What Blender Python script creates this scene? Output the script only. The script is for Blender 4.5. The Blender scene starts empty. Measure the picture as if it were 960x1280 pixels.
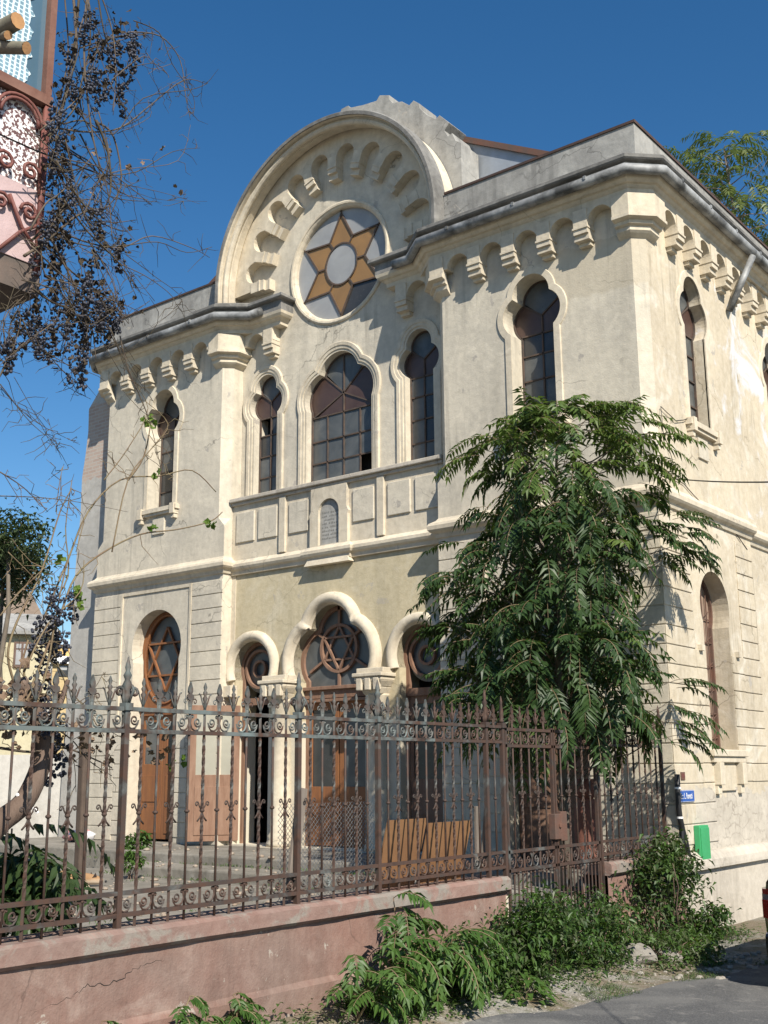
import bpy, bmesh, math, random
from mathutils import Vector, Matrix
from mathutils.geometry import tessellate_polygon
PI = math.pi
S = bpy.context.scene
COL = S.collection
rnd = random.Random(7)

# ------------------------------------------------------------------ camera
CAM = Vector((6.337, -13.912, 0.0))          # eye level is z = 0, about two metres above the street
YAW, PITCH, ROLL, FPX = math.radians(38.407), math.radians(12.921), math.radians(-0.412), 1418.62
FW = Vector((-math.sin(YAW)*math.cos(PITCH), math.cos(YAW)*math.cos(PITCH), math.sin(PITCH)))
R0 = Vector((math.cos(YAW), math.sin(YAW), 0)); U0 = R0.cross(FW)
RT = R0*math.cos(ROLL) + U0*math.sin(ROLL); UP = -R0*math.sin(ROLL) + U0*math.cos(ROLL)
cd = bpy.data.cameras.new('camera'); cam = bpy.data.objects.new('camera', cd); COL.objects.link(cam)
cd.sensor_fit = 'HORIZONTAL'; cd.sensor_width = 36; cd.lens = 36*FPX/960; cd.clip_end = 2000; cd.clip_start = .05
M3 = Matrix((RT, UP, -FW)).transposed()
cam.matrix_world = Matrix.Translation(CAM) @ M3.to_4x4()
S.camera = cam
def ray(x, y): return RT*((x-480)/FPX) - UP*((y-640)/FPX) + FW
def atX(x, y, X): d = ray(x, y); return CAM + d*((X-CAM.x)/d.x)
def atY(x, y, Y): d = ray(x, y); return CAM + d*((Y-CAM.y)/d.y)
def atZ(x, y, Z): d = ray(x, y); return CAM + d*((Z-CAM.z)/d.z)
def atD(x, y, D): return CAM + ray(x, y)*D

# ------------------------------------------------------------------ object helpers
def link(o, parent=None):
    COL.objects.link(o)
    if parent is not None:
        o.parent = parent      # meshes are built in world coordinates; undo the thing's own placement
        o.matrix_parent_inverse = parent.matrix_basis.inverted() if parent.parent is None else Matrix.Identity(4)
    return o
def tag(o, label=None, cat=None, group=None, kind=None):
    if label: o['label'] = label
    if cat: o['category'] = cat
    if group: o['group'] = group
    if kind: o['kind'] = kind
    return o
def thing(name, label, cat, loc=(0, 0, 0), group=None, rz=0):
    o = bpy.data.objects.new(name, None); o.empty_display_size = .2
    o.location = loc; o.rotation_euler = (0, 0, rz); COL.objects.link(o)
    return tag(o, label, cat, group)
class MB:
    """collects faces; .build() links them as one mesh object"""
    def __init__(s): s.v = []; s.f = []; s.m = []; s.mi = 0; s.sm = []; s.smooth = False
    def add(s, vs, fs, mi=None):
        b = len(s.v); s.v.extend([tuple(p) for p in vs])
        for f in fs:
            s.f.append(tuple(i+b for i in f)); s.m.append(s.mi if mi is None else mi); s.sm.append(s.smooth)
    def box(s, x0, x1, y0, y1, z0, z1):
        s.add([(x0,y0,z0),(x1,y0,z0),(x1,y1,z0),(x0,y1,z0),(x0,y0,z1),(x1,y0,z1),(x1,y1,z1),(x0,y1,z1)],
              [(0,3,2,1),(4,5,6,7),(0,1,5,4),(1,2,6,5),(2,3,7,6),(3,0,4,7)])
    def hexa(s, p):   # 8 points, bottom ring then top ring
        s.add(p, [(0,3,2,1),(4,5,6,7),(0,1,5,4),(1,2,6,5),(2,3,7,6),(3,0,4,7)])
    def bar(s, a, b, w, h=None, up=(0,0,1)):   # rectangular bar from a to b
        a = Vector(a); b = Vector(b); h = h or w; d = (b-a).normalized(); u = Vector(up)
        if abs(d.dot(u)) > .98: u = Vector((0,1,0))
        x = d.cross(u).normalized()*(w/2); y = x.cross(d).normalized()*(h/2)
        s.hexa([a-x-y, a+x-y, a+x+y, a-x+y, b-x-y, b+x-y, b+x+y, b-x+y])
    def tube(s, pts, r, n=6, cap=True):
        pts = [Vector(p) for p in pts]; rs = r if isinstance(r, (list, tuple)) else [r]*len(pts)
        vs = []; prev = None
        for i, p in enumerate(pts):
            d = (pts[min(i+1, len(pts)-1)] - pts[max(i-1, 0)])
            d = d.normalized() if d.length > 1e-9 else Vector((0,0,1))
            if prev is None:
                u = Vector((0,0,1)) if abs(d.z) < .9 else Vector((1,0,0))
                x = d.cross(u).normalized()
            else:
                x = (prev - d*prev.dot(d)); x = x.normalized() if x.length > 1e-6 else d.orthogonal().normalized()
            prev = x; y = d.cross(x)
            for k in range(n):
                a = 2*PI*k/n; vs.append(p + (x*math.cos(a) + y*math.sin(a))*rs[i])
        fs = []
        for i in range(len(pts)-1):
            for k in range(n):
                fs.append((i*n+k, i*n+(k+1)%n, (i+1)*n+(k+1)%n, (i+1)*n+k))
        if cap: fs.append(tuple(range(n-1,-1,-1))); fs.append(tuple((len(pts)-1)*n+k for k in range(n)))
        s.add(vs, fs)
    def lathe(s, prof, c, n=12):   # prof: (r, z)
        vs = []; fs = []
        for r, z in prof:
            for k in range(n):
                a = 2*PI*k/n; vs.append((c[0]+r*math.cos(a), c[1]+r*math.sin(a), c[2]+z))
        for i in range(len(prof)-1):
            for k in range(n): fs.append((i*n+k, i*n+(k+1)%n, (i+1)*n+(k+1)%n, (i+1)*n+k))
        fs.append(tuple(range(n-1,-1,-1))); fs.append(tuple((len(prof)-1)*n+k for k in range(n)))
        s.add(vs, fs)
    def loft(s, loops, closed=False, caps=False):   # list of loops of equal point counts
        n = len(loops[0]); vs = [p for l in loops for p in l]; fs = []
        m = n if closed else n-1
        for i in range(len(loops)-1):
            for k in range(m): fs.append((i*n+k, i*n+(k+1)%n, (i+1)*n+(k+1)%n, (i+1)*n+k))
        s.add(vs, fs)
        if caps and not closed:
            s.add([l[0] for l in loops], [tuple(range(len(loops)))])
            s.add([l[-1] for l in loops], [tuple(range(len(loops)-1,-1,-1))])
    def plate(s, loops, fn, d0, d1):
        """flat plate with holes: loops of 2-D points (first = outline), fn(u, v, d) -> 3-D, from depth d0 (front) to d1 (back)"""
        tri = tessellate_polygon([[Vector((u, v, 0)) for u, v in l] for l in loops])
        flat = [p for l in loops for p in l]; n = len(flat)
        vs = [fn(u, v, d0) for u, v in flat] + [fn(u, v, d1) for u, v in flat]
        fs = [tuple(t) for t in tri] + [tuple(i+n for i in reversed(t)) for t in tri]
        b = 0
        for l in loops:
            m = len(l)
            for k in range(m): fs.append((b+k, b+(k+1)%m, n+b+(k+1)%m, n+b+k))
            b += m
        s.add(vs, fs)
    def ball(s, c, r, n=6, m=4, sc=(1,1,1)):
        vs = [(c[0], c[1], c[2]-r*sc[2])]; fs = []
        for i in range(1, m):
            t = PI*i/m
            for k in range(n):
                a = 2*PI*k/n; vs.append((c[0]+r*sc[0]*math.sin(t)*math.cos(a), c[1]+r*sc[1]*math.sin(t)*math.sin(a), c[2]-r*sc[2]*math.cos(t)))
        vs.append((c[0], c[1], c[2]+r*sc[2])); e = len(vs)-1
        for k in range(n): fs.append((0, 1+(k+1)%n, 1+k)); fs.append((e, e-n+k, e-n+(k+1)%n))
        for i in range(m-2):
            for k in range(n): fs.append((1+i*n+k, 1+i*n+(k+1)%n, 1+(i+1)*n+(k+1)%n, 1+(i+1)*n+k))
        s.add(vs, fs)
    def mesh(s, name, mats, fix=True):
        me = bpy.data.meshes.new(name); me.from_pydata(s.v, [], s.f)
        for m in (mats if isinstance(mats, (list, tuple)) else [mats]): me.materials.append(m)
        me.polygons.foreach_set('material_index', s.m); me.polygons.foreach_set('use_smooth', s.sm)
        if fix:
            bm = bmesh.new(); bm.from_mesh(me); bmesh.ops.recalc_face_normals(bm, faces=bm.faces); bm.to_mesh(me); bm.free()
        me.update(); return me
    def build(s, name, mats, parent=None, fix=True, bevel=0):
        o = bpy.data.objects.new(name, s.mesh(name, mats, fix)); link(o, parent)
        if bevel:
            b = o.modifiers.new('bevel', 'BEVEL'); b.width = bevel; b.segments = 2; b.limit_method = 'ANGLE'; b.angle_limit = .7
        return o
def FY(u, v, d): return (u, d, v)        # facade planes: u along x, v up, d = y
def FX(u, v, d): return (d, u, v)        # side wall planes: u along y
def arc(cx, cz, r, a0, a1, n): return [(cx+r*math.cos(a0+(a1-a0)*i/n), cz+r*math.sin(a0+(a1-a0)*i/n)) for i in range(n+1)]
def trefoil(c, s, a, zb, r1, zt, r2, z0, off=0, n=12, bottom_off=0):
    """open path from bottom right, up over three lobes, to bottom left"""
    s += off; r1 += off; r2 += off
    zs = zb - math.sqrt(max(r1*r1-(s-a)**2, 1e-6)) if s-a < r1 else zb
    # joint of side lobe (a,zb,r1) and top lobe (0,zt,r2)
    d = math.hypot(a, zt-zb); l = (r1*r1-r2*r2+d*d)/(2*d); h = math.sqrt(max(r1*r1-l*l, 1e-9))
    ux, uz = -a/d, (zt-zb)/d
    cand = [(a+ux*l - uz*h*sg, zb+uz*l + ux*h*sg) for sg in (1, -1)]
    jx, jz = max(cand)
    t0 = math.atan2(zs-zb, s-a); t1 = math.atan2(jz-zb, jx-a)
    p = [(s, z0-bottom_off)] + arc(a, zb, r1, t0, t1, n)
    u0 = math.atan2(jz-zt, jx)
    p += arc(0, zt, r2, u0, PI/2, n)
    q = p + [(-x, z) for x, z in reversed(p[:-1])]
    return [(c+x, z) for x, z in q]
def horseshoe(c, s, zc, r, z0, off=0, n=24, bottom_off=0):
    s += off; r += off
    t = math.acos(min(1, s/r))
    p = [(s, z0-bottom_off)] + arc(0, zc, r, -t, PI+t, n) + [(-s, z0-bottom_off)]
    return [(c+x, z) for x, z in p]

# ------------------------------------------------------------------ materials
def mat(name):
    m = bpy.data.materials.new(name); m.use_nodes = True
    nt = m.node_tree; b = nt.nodes['Principled BSDF']
    return m, nt, b
def nd(nt, t, **k):
    n = nt.nodes.new(t)
    for a, v in k.items(): setattr(n, a, v)
    return n
def noise(nt, co, scale, detail=4, rough=.55, dist=0.0):
    n = nd(nt, 'ShaderNodeTexNoise'); n.inputs['Scale'].default_value = scale; n.inputs['Detail'].default_value = detail
    n.inputs['Roughness'].default_value = rough; n.inputs['Distortion'].default_value = dist
    nt.links.new(co, n.inputs['Vector']); return n.outputs['Fac']
def ramp(nt, fac, stops, interp='LINEAR'):
    r = nd(nt, 'ShaderNodeValToRGB'); e = r.color_ramp.elements; r.color_ramp.interpolation = interp
    while len(e) < len(stops): e.new(.5)
    for i, (p, c) in enumerate(stops):
        e[i].position = p; e[i].color = (c if isinstance(c, (tuple, list)) else (c, c, c)) + ((1,) if not isinstance(c, (tuple, list)) or len(c) == 3 else ())
    nt.links.new(fac, r.inputs['Fac']); return r.outputs['Color']
def mix(nt, fac, a, b, mode='MIX'):
    n = nd(nt, 'ShaderNodeMix', data_type='RGBA', blend_type=mode)
    for s, v in ((n.inputs[0], fac), (n.inputs[6], a), (n.inputs[7], b)):
        if isinstance(v, (int, float)): s.default_value = v
        elif isinstance(v, (tuple, list)): s.default_value = tuple(v[:3])+(1,)
        else: nt.links.new(v, s)
    return n.outputs[2]
def mth(nt, op, a, b=None):
    n = nd(nt, 'ShaderNodeMath', operation=op)
    for i, v in enumerate((a, b)):
        if v is None: continue
        if isinstance(v, (int, float)): n.inputs[i].default_value = v
        else: nt.links.new(v, n.inputs[i])
    return n.outputs[0]
def coords(nt, scale=(1,1,1)):
    t = nd(nt, 'ShaderNodeTexCoord'); m = nd(nt, 'ShaderNodeMapping'); m.inputs['Scale'].default_value = scale
    nt.links.new(t.outputs['Object'], m.inputs['Vector']); return m.outputs['Vector']
def geo(nt): return nd(nt, 'ShaderNodeNewGeometry').outputs['Position']
def sep(nt, v):
    s = nd(nt, 'ShaderNodeSeparateXYZ'); nt.links.new(v, s.inputs[0]); return s.outputs
def bump(nt, b, h, strength=.3, dist=.02):
    n = nd(nt, 'ShaderNodeBump'); n.inputs['Strength'].default_value = strength; n.inputs['Distance'].default_value = dist
    nt.links.new(h, n.inputs['Height']); nt.links.new(n.outputs['Normal'], b.inputs['Normal'])
def finish(nt, b, col, rough=.85, metal=0, spec=.25):
    if isinstance(col, tuple): b.inputs['Base Color'].default_value = col+(1,)
    else: nt.links.new(col, b.inputs['Base Color'])
    if isinstance(rough, (int, float)): b.inputs['Roughness'].default_value = rough
    else: nt.links.new(rough, b.inputs['Roughness'])
    b.inputs['Metallic'].default_value = metal; b.inputs['Specular IOR Level'].default_value = spec
def plaster(name, base, dark, light, stain=.5, streak=.35, bstr=.35, extra=None, wear=0):
    m, nt, b = mat(name); co = coords(nt); cz = coords(nt, (1.6, 1.6, .22))
    big = noise(nt, co, .55, 5, .6, .6); fine = noise(nt, co, 9, 6, .65); grit = noise(nt, co, 60, 3, .6)
    st = noise(nt, cz, 1.4, 5, .6)
    c = mix(nt, ramp(nt, big, [(.38, 0.), (.62, 1.)]), base, dark)
    c = mix(nt, mth(nt, 'MULTIPLY', ramp(nt, noise(nt, co, 1.7, 6, .65, 1.0), [(.52, 0.), (.66, 1.)]), stain), c, light)
    c = mix(nt, mth(nt, 'MULTIPLY', ramp(nt, st, [(.50, 0.), (.74, 1.)]), streak), c, tuple(x*.62 for x in dark))
    c = mix(nt, .28, c, mix(nt, ramp(nt, fine, [(.3, 0.), (.7, 1.)]), tuple(x*.62 for x in base), tuple(min(1, x*1.18) for x in light)))
    c = mix(nt, mth(nt, 'MULTIPLY', ramp(nt, noise(nt, co, 3.1, 8, .7, .8), [(.62, 0.), (.72, 1.)]), .35), c, tuple(x*.5 for x in dark))
    if wear:
        wn = nd(nt, 'ShaderNodeTexNoise'); wn.inputs['Scale'].default_value = 1.6; wn.inputs['Detail'].default_value = 5; nt.links.new(co, wn.inputs['Vector'])
        ad = nd(nt, 'ShaderNodeMix', data_type='RGBA', blend_type='ADD'); ad.inputs[0].default_value = .8; nt.links.new(co, ad.inputs[6]); nt.links.new(wn.outputs['Color'], ad.inputs[7])
        vc = nd(nt, 'ShaderNodeTexVoronoi', feature='DISTANCE_TO_EDGE'); vc.inputs['Scale'].default_value = .62; nt.links.new(ad.outputs[2], vc.inputs['Vector'])
        cm_ = mth(nt, 'MULTIPLY', ramp(nt, vc.outputs['Distance'], [(.0, 1.), (.006, 0.)]), ramp(nt, noise(nt, co, .8, 3), [(.48, 0.), (.56, 1.)]))
        c = mix(nt, mth(nt, 'MULTIPLY', cm_, wear*.8), c, tuple(x*.38 for x in dark))
        fk = noise(nt, co, 2.3, 9, .72, .4); k_ = ramp(nt, fk, [(.63, 0.), (.645, 1.)])
        c = mix(nt, mth(nt, 'MULTIPLY', k_, wear), c, mix(nt, noise(nt, co, 14, 4), (.33, .30, .26), (.46, .42, .36)))
        run = ramp(nt, noise(nt, coords(nt, (5.5, 5.5, .30)), 1.3, 6, .65), [(.52, 0.), (.66, 1.)])
        c = mix(nt, mth(nt, 'MULTIPLY', mth(nt, 'MULTIPLY', run, ramp(nt, noise(nt, co, .5, 4, .6), [(.46, 0.), (.60, 1.)])), wear*.55), c, tuple(x*.55 for x in dark))
    if extra: c = extra(nt, c)
    finish(nt, b, c, .92, 0, .15)
    bump(nt, b, mth(nt, 'ADD', mth(nt, 'MULTIPLY', fine, .7), mth(nt, 'MULTIPLY', grit, .3)), bstr, .02)
    return m
def brick_patch(z0, z1, x0, x1):
    def fn(nt, c):
        p = geo(nt); x, y, z = sep(nt, p)
        br = nd(nt, 'ShaderNodeTexBrick'); br.inputs['Scale'].default_value = 1
        cb = nd(nt, 'ShaderNodeCombineXYZ'); nt.links.new(x, cb.inputs[0]); nt.links.new(z, cb.inputs[1])
        nt.links.new(cb.outputs[0], br.inputs['Vector']); br.inputs['Brick Width'].default_value = .24; br.inputs['Row Height'].default_value = .075
        br.inputs['Mortar Size'].default_value = .012
        br.inputs['Color1'].default_value = (.40, .30, .25, 1); br.inputs['Color2'].default_value = (.46, .37, .31, 1); br.inputs['Mortar'].default_value = (.45, .41, .36, 1)
        w = mth(nt, 'ADD', z, mth(nt, 'MULTIPLY', noise(nt, p, 1.6, 4, .6), 1.2))
        k = mth(nt, 'MULTIPLY', mth(nt, 'GREATER_THAN', w, z0+.6), mth(nt, 'LESS_THAN', w, z1+.6))
        return mix(nt, k, c, br.outputs['Color'])
    return fn
def stone_patch(nt, c):
    p = geo(nt); x, y, z = sep(nt, p)
    wp = nd(nt, 'ShaderNodeTexNoise'); wp.inputs['Scale'].default_value = 3.0; wp.inputs['Detail'].default_value = 6; nt.links.new(p, wp.inputs['Vector'])
    mx_ = nd(nt, 'ShaderNodeMix', data_type='RGBA', blend_type='ADD'); mx_.inputs[0].default_value = .42; nt.links.new(p, mx_.inputs[6]); nt.links.new(wp.outputs['Color'], mx_.inputs[7])
    sx = sep(nt, mx_.outputs[2]); cb_ = nd(nt, 'ShaderNodeCombineXYZ'); nt.links.new(sx[1], cb_.inputs[0]); nt.links.new(sx[2], cb_.inputs[1])
    vo = nd(nt, 'ShaderNodeTexBrick'); vo.inputs['Scale'].default_value = 1; vo.inputs['Brick Width'].default_value = .34; vo.inputs['Row Height'].default_value = .135; vo.inputs['Mortar Size'].default_value = .016; vo.inputs['Mortar Smooth'].default_value = .6
    nt.links.new(cb_.outputs[0], vo.inputs['Vector'])
    n1 = noise(nt, p, 1.3, 5, .6); w = mth(nt, 'ADD', z, mth(nt, 'MULTIPLY', n1, 1.1))
    k = mth(nt, 'MULTIPLY', mth(nt, 'LESS_THAN', w, .28), mth(nt, 'GREATER_THAN', mth(nt, 'ADD', y, mth(nt, 'MULTIPLY', n1, .5)), .75))
    jm = mth(nt, 'MULTIPLY', vo.outputs['Fac'], ramp(nt, noise(nt, p, 1.9, 5, .7), [(.45, 0.), (.62, .75)]))
    st = mix(nt, ramp(nt, noise(nt, p, 2.6, 7, .68), [(.35, 0.), (.65, 1.)]), (.55, .50, .42), (.40, .36, .30))
    st = mix(nt, mth(nt, 'MULTIPLY', ramp(nt, noise(nt, p, 7, 5, .7), [(.55, 0.), (.68, 1.)]), .6), st, (.30, .26, .22))
    st = mix(nt, jm, st, (.27, .235, .195))
    c = mix(nt, k, c, st)
    # whitewash splashes high on the wall
    n2 = noise(nt, p, .9, 6, .7, .7)
    k2 = mth(nt, 'MULTIPLY', ramp(nt, n2, [(.52, 0.), (.60, 1.)]), mth(nt, 'MULTIPLY', mth(nt, 'GREATER_THAN', y, 2.1), mth(nt, 'GREATER_THAN', z, 3.9)))
    return mix(nt, k2, c, (.58, .58, .59))
CREAM = (.66, .58, .45)
M = {}
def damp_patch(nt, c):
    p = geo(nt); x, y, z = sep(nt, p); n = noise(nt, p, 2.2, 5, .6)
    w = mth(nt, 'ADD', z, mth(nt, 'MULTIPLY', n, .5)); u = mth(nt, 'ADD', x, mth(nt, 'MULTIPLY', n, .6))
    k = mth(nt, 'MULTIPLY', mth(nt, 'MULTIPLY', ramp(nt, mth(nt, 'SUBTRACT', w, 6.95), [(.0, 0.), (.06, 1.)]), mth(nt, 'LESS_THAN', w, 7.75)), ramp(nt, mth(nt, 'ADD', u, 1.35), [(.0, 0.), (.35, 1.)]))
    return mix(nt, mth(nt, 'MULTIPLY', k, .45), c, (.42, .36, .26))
M['facade'] = plaster('facade plaster', (.61, .55, .44), (.48, .44, .365), (.68, .615, .495), .7, .6, .45, damp_patch, 1.0)
M['cream'] = plaster('cream moulding plaster', (.62, .545, .42), (.49, .43, .335), (.70, .63, .505), .6, .45, .4, None, .6)
M['side'] = plaster('side wall plaster', (.575, .495, .365), (.45, .385, .285), (.63, .58, .49), .85, .5, .5, stone_patch, 1.0)
def cream_foot(nt, c):
    z = sep(nt, geo(nt))[2]; n = noise(nt, geo(nt), 3, 4)
    return mix(nt, ramp(nt, mth(nt, 'ADD', z, mth(nt, 'MULTIPLY', n, .25)), [(.98, 1.), (1., 0.)]), c, (.58, .53, .43))
M['yellow'] = plaster('ochre plaster', (.53, .455, .30), (.47, .41, .28), (.60, .54, .41), .7, .4, .4, cream_foot, .6)
M['grey'] = plaster('grey cement', (.33, .325, .305), (.20, .195, .185), (.43, .42, .39), .75, .95, .4, None, .8)
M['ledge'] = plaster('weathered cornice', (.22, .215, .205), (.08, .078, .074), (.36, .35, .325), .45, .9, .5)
M['flank'] = plaster('grey flank render', (.46, .44, .40), (.38, .365, .335), (.52, .50, .46), .6, .5, .4, brick_patch(6.1, 7.6, -14, -11))
M['pink'] = plaster('pink wash', (.235, .132, .105), (.19, .132, .11), (.30, .225, .19), .85, .6, .6, None, .7)
M['plinth'] = plaster('plinth plaster', (.50, .45, .375), (.40, .36, .30), (.58, .53, .46), .6, .6, .5, None, .8)
def coping_mat():
    def fn(nt, c):
        p = geo(nt); k = ramp(nt, noise(nt, p, 3.0, 6, .7, .5), [(.50, 0.), (.58, 1.)])
        return mix(nt, k, c, mix(nt, noise(nt, p, 18, 4), (.20, .17, .145), (.29, .26, .225)))
    return plaster('worn coping', (.25, .15, .122), (.20, .135, .115), (.31, .235, .20), .6, .3, .6, fn)
M['coping'] = coping_mat()
def simple(name, a, b_, scale=6, rough=.6, metal=0, bstr=.2, spec=.3, stretch=(1,1,1)):
    m, nt, b = mat(name); co = coords(nt, stretch)
    n = noise(nt, co, scale, 5, .6, .3); c = mix(nt, ramp(nt, n, [(.35, 0.), (.65, 1.)]), a, b_)
    c = mix(nt, .2, c, mix(nt, noise(nt, co, scale*7, 3), tuple(x*.5 for x in a), tuple(min(1, x*1.4) for x in b_)))
    finish(nt, b, c, rough, metal, spec); bump(nt, b, noise(nt, co, scale*6, 4), bstr, .01); return m
M['gutter'] = simple('gutter zinc', (.44, .45, .45), (.055, .055, .054), 2.8, .6, .2)
M['roofmetal'] = simple('roof sheet', (.46, .50, .55), (.33, .35, .37), 2, .5, .4)
M['rustsheet'] = simple('rusty flashing', (.17, .085, .06), (.12, .085, .07), 5, .7, .2)
M['darkcap'] = simple('dark tin cap', (.10, .075, .065), (.17, .10, .08), 4, .6, .3)
M['wood'] = simple('brown door wood', (.27, .115, .045), (.20, .085, .04), 3, .55, 0, .25, .3, (4, 4, .6))
M['woodold'] = simple('worn brown wood', (.19, .105, .07), (.27, .17, .12), 3, .7, 0, .3, .2, (4, 4, .7))
M['greywood'] = simple('weathered plank', (.24, .205, .175), (.16, .135, .115), 3, .85, 0, .4, .15, (6, 6, .7))
M['frameiron'] = simple('window iron', (.055, .05, .045), (.12, .08, .06), 8, .7)
M['ply'] = simple('plywood', (.27, .145, .07), (.21, .11, .055), 2, .6, 0, .15, .3, (5, 1, .8))
M['dirtwood'] = simple('dark post', (.075, .055, .045), (.12, .09, .07), 4, .9)
def iron_mat():
    m, nt, b = mat('rusty painted iron'); co = coords(nt)
    n = noise(nt, co, 2.3, 6, .65, .6); n2 = noise(nt, co, 14, 5, .65)
    c = ramp(nt, n, [(.34, (.035, .027, .024)), (.46, (.085, .052, .040)), (.55, (.062, .048, .042)), (.63, (.11, .115, .11)), (.75, (.16, .19, .185))])
    c = mix(nt, ramp(nt, n2, [(.5, 0.), (.68, .65)]), c, (.10, .048, .030))
    x, y, z = sep(nt, geo(nt))
    up = mth(nt, 'MULTIPLY', ramp(nt, noise(nt, co, 5, 3), [(.42, 0.), (.6, 1.)]), mth(nt, 'MULTIPLY', mth(nt, 'GREATER_THAN', z, .2), mth(nt, 'LESS_THAN', y, -5.2)))
    c = mix(nt, mth(nt, 'MULTIPLY', up, .5), c, (.20, .27, .27))
    finish(nt, b, c, .72, .15, .3); bump(nt, b, n2, .4, .004); return m
M['iron'] = iron_mat()
M['maroon'] = simple('maroon iron', (.13, .045, .04), (.20, .08, .065), 6, .6)
M['concrete'] = plaster('courtyard concrete', (.24, .222, .19), (.15, .138, .115), (.32, .30, .265), .7, .1, .7)
def glass(name, a, b_, rough=.22, spec=.5):
    m, nt, b = mat(name); co = coords(nt)
    c = mix(nt, ramp(nt, noise(nt, co, 2.1, 4, .6, .5), [(.35, 0.), (.65, 1.)]), a, b_)
    finish(nt, b, c, mix(nt, noise(nt, co, 30, 3), (rough*.7,)*3, (rough*1.7,)*3), 0, spec); bump(nt, b, noise(nt, co, 40, 3), .12, .004); return m
M['glass'] = glass('dusty pane', (.060, .066, .068), (.115, .12, .118), .28)
M['glassdark'] = glass('dark pane', (.03, .032, .034), (.05, .05, .05), .2)
M['glassbrown'] = glass('brown pane', (.060, .034, .027), (.095, .058, .046), .3)
M['glassrose'] = glass('grey pane', (.27, .275, .28), (.33, .335, .335), .35)
M['amber'] = glass('amber pane', (.30, .17, .065), (.24, .14, .058), .35)
M['meshpane'] = glass('pale meshed pane', (.34, .33, .27), (.29, .28, .23), .4)
def flat(name, c, rough=.6, metal=0, spec=.4):
    m, nt, b = mat(name); finish(nt, b, c, rough, metal, spec); return m
M['black'] = flat('black rubber', (.02, .02, .022), .5)
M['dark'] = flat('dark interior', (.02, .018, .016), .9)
M['white'] = flat('white enamel', (.8, .8, .8), .4)
def leafmat(name, a, b_, trans=.25, rough=.45):
    m, nt, b = mat(name)
    ob = coords(nt); n = noise(nt, ob, 1.8, 4, .6); n2 = noise(nt, ob, 17, 3, .6)
    f = mth(nt, 'ADD', mth(nt, 'MULTIPLY', n, .55), mth(nt, 'MULTIPLY', n2, .45))
    c = mix(nt, ramp(nt, f, [(.36, 0.), (.62, 1.)]), a, b_)
    finish(nt, b, c, rough, 0, .35)
    t = nd(nt, 'ShaderNodeBsdfTranslucent'); nt.links.new(mix(nt, .55, c, (.16, .24, .02)), t.inputs['Color'])
    ms = nd(nt, 'ShaderNodeMixShader'); ms.inputs[0].default_value = trans
    out = nt.nodes['Material Output']; nt.links.new(b.outputs[0], ms.inputs[1]); nt.links.new(t.outputs[0], ms.inputs[2]); nt.links.new(ms.outputs[0], out.inputs['Surface'])
    return m
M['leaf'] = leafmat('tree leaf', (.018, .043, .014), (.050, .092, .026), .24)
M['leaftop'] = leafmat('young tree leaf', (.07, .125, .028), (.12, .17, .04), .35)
M['leafroof'] = leafmat('roof tree leaf', (.075, .12, .03), (.15, .17, .045), .35)
M['leafweed'] = leafmat('weed leaf', (.04, .095, .02), (.085, .155, .034), .32)
M['leafdull'] = leafmat('dusty weed leaf', (.05, .075, .03), (.09, .11, .05), .25)
M['leafvine'] = leafmat('vine leaf', (.06, .13, .02), (.16, .24, .04), .4)
M['leafdry'] = leafmat('dry vine leaf', (.15, .095, .062), (.24, .17, .115), .08, .8)
M['leafdark'] = leafmat('dark leaf', (.022, .045, .016), (.045, .075, .025))
M['leaffar'] = leafmat('far tree leaf', (.035, .06, .025), (.075, .10, .045), .2)
M['bark'] = simple('tree bark', (.20, .17, .135), (.12, .10, .08), 8, .9, 0, .6, .15, (1, 1, .4))
M['barkdark'] = simple('vine bark', (.105, .072, .055), (.17, .125, .10), 10, .9, 0, .7, .15, (1, 1, .3))
M['cane'] = simple('vine cane', (.21, .175, .095), (.15, .095, .06), 5, .7)
M['canedark'] = simple('dark vine cane', (.10, .082, .05), (.05, .038, .03), 5, .8)
M['canegrey'] = simple('dry vine cane', (.15, .115, .085), (.07, .055, .042), 5, .8)
M['cut'] = simple('cut wood', (.50, .28, .12), (.36, .19, .09), 12, .8)
M['grape'] = simple('grape skin', (.018, .018, .028), (.055, .06, .08), 25, .5, 0, 0, .4)
# ------------------------------------------------------------------ the building
YP = .23                                        # porch wall, a little in front of the recess above
W, D, CH, WW = 12.0, .39, .155, 3.625          # facade width, depth of the recess, chamfer, wing width
ZF, ZB = -1.17, -2.3                            # threshold, foot of the walls
ZS, ZT = 3.62, 8.7                              # string course, wall head
BLD = thing('synagogue', 'derelict cream two storey synagogue with star window under a round gable', 'building', (-6, 0, ZB))
def mir(x): return -W - x                       # mirror about the middle of the facade

# windows of the wings: (s, a, zb, r1, zt, r2, z0)
TW = (.37, .17, 6.72, .33, 7.02, .32, 4.95)
TC = (.29, .14, 6.66, .27, 6.95, .26, 4.95)     # side lights of the recess
TM = (.748, .34, 6.47, .45, 6.78, .46, 4.95)    # middle light
WCX = -1.83
DOORC, DOORH = -1.87, (.64, 2.31, .69, ZF)      # wing doors
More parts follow.
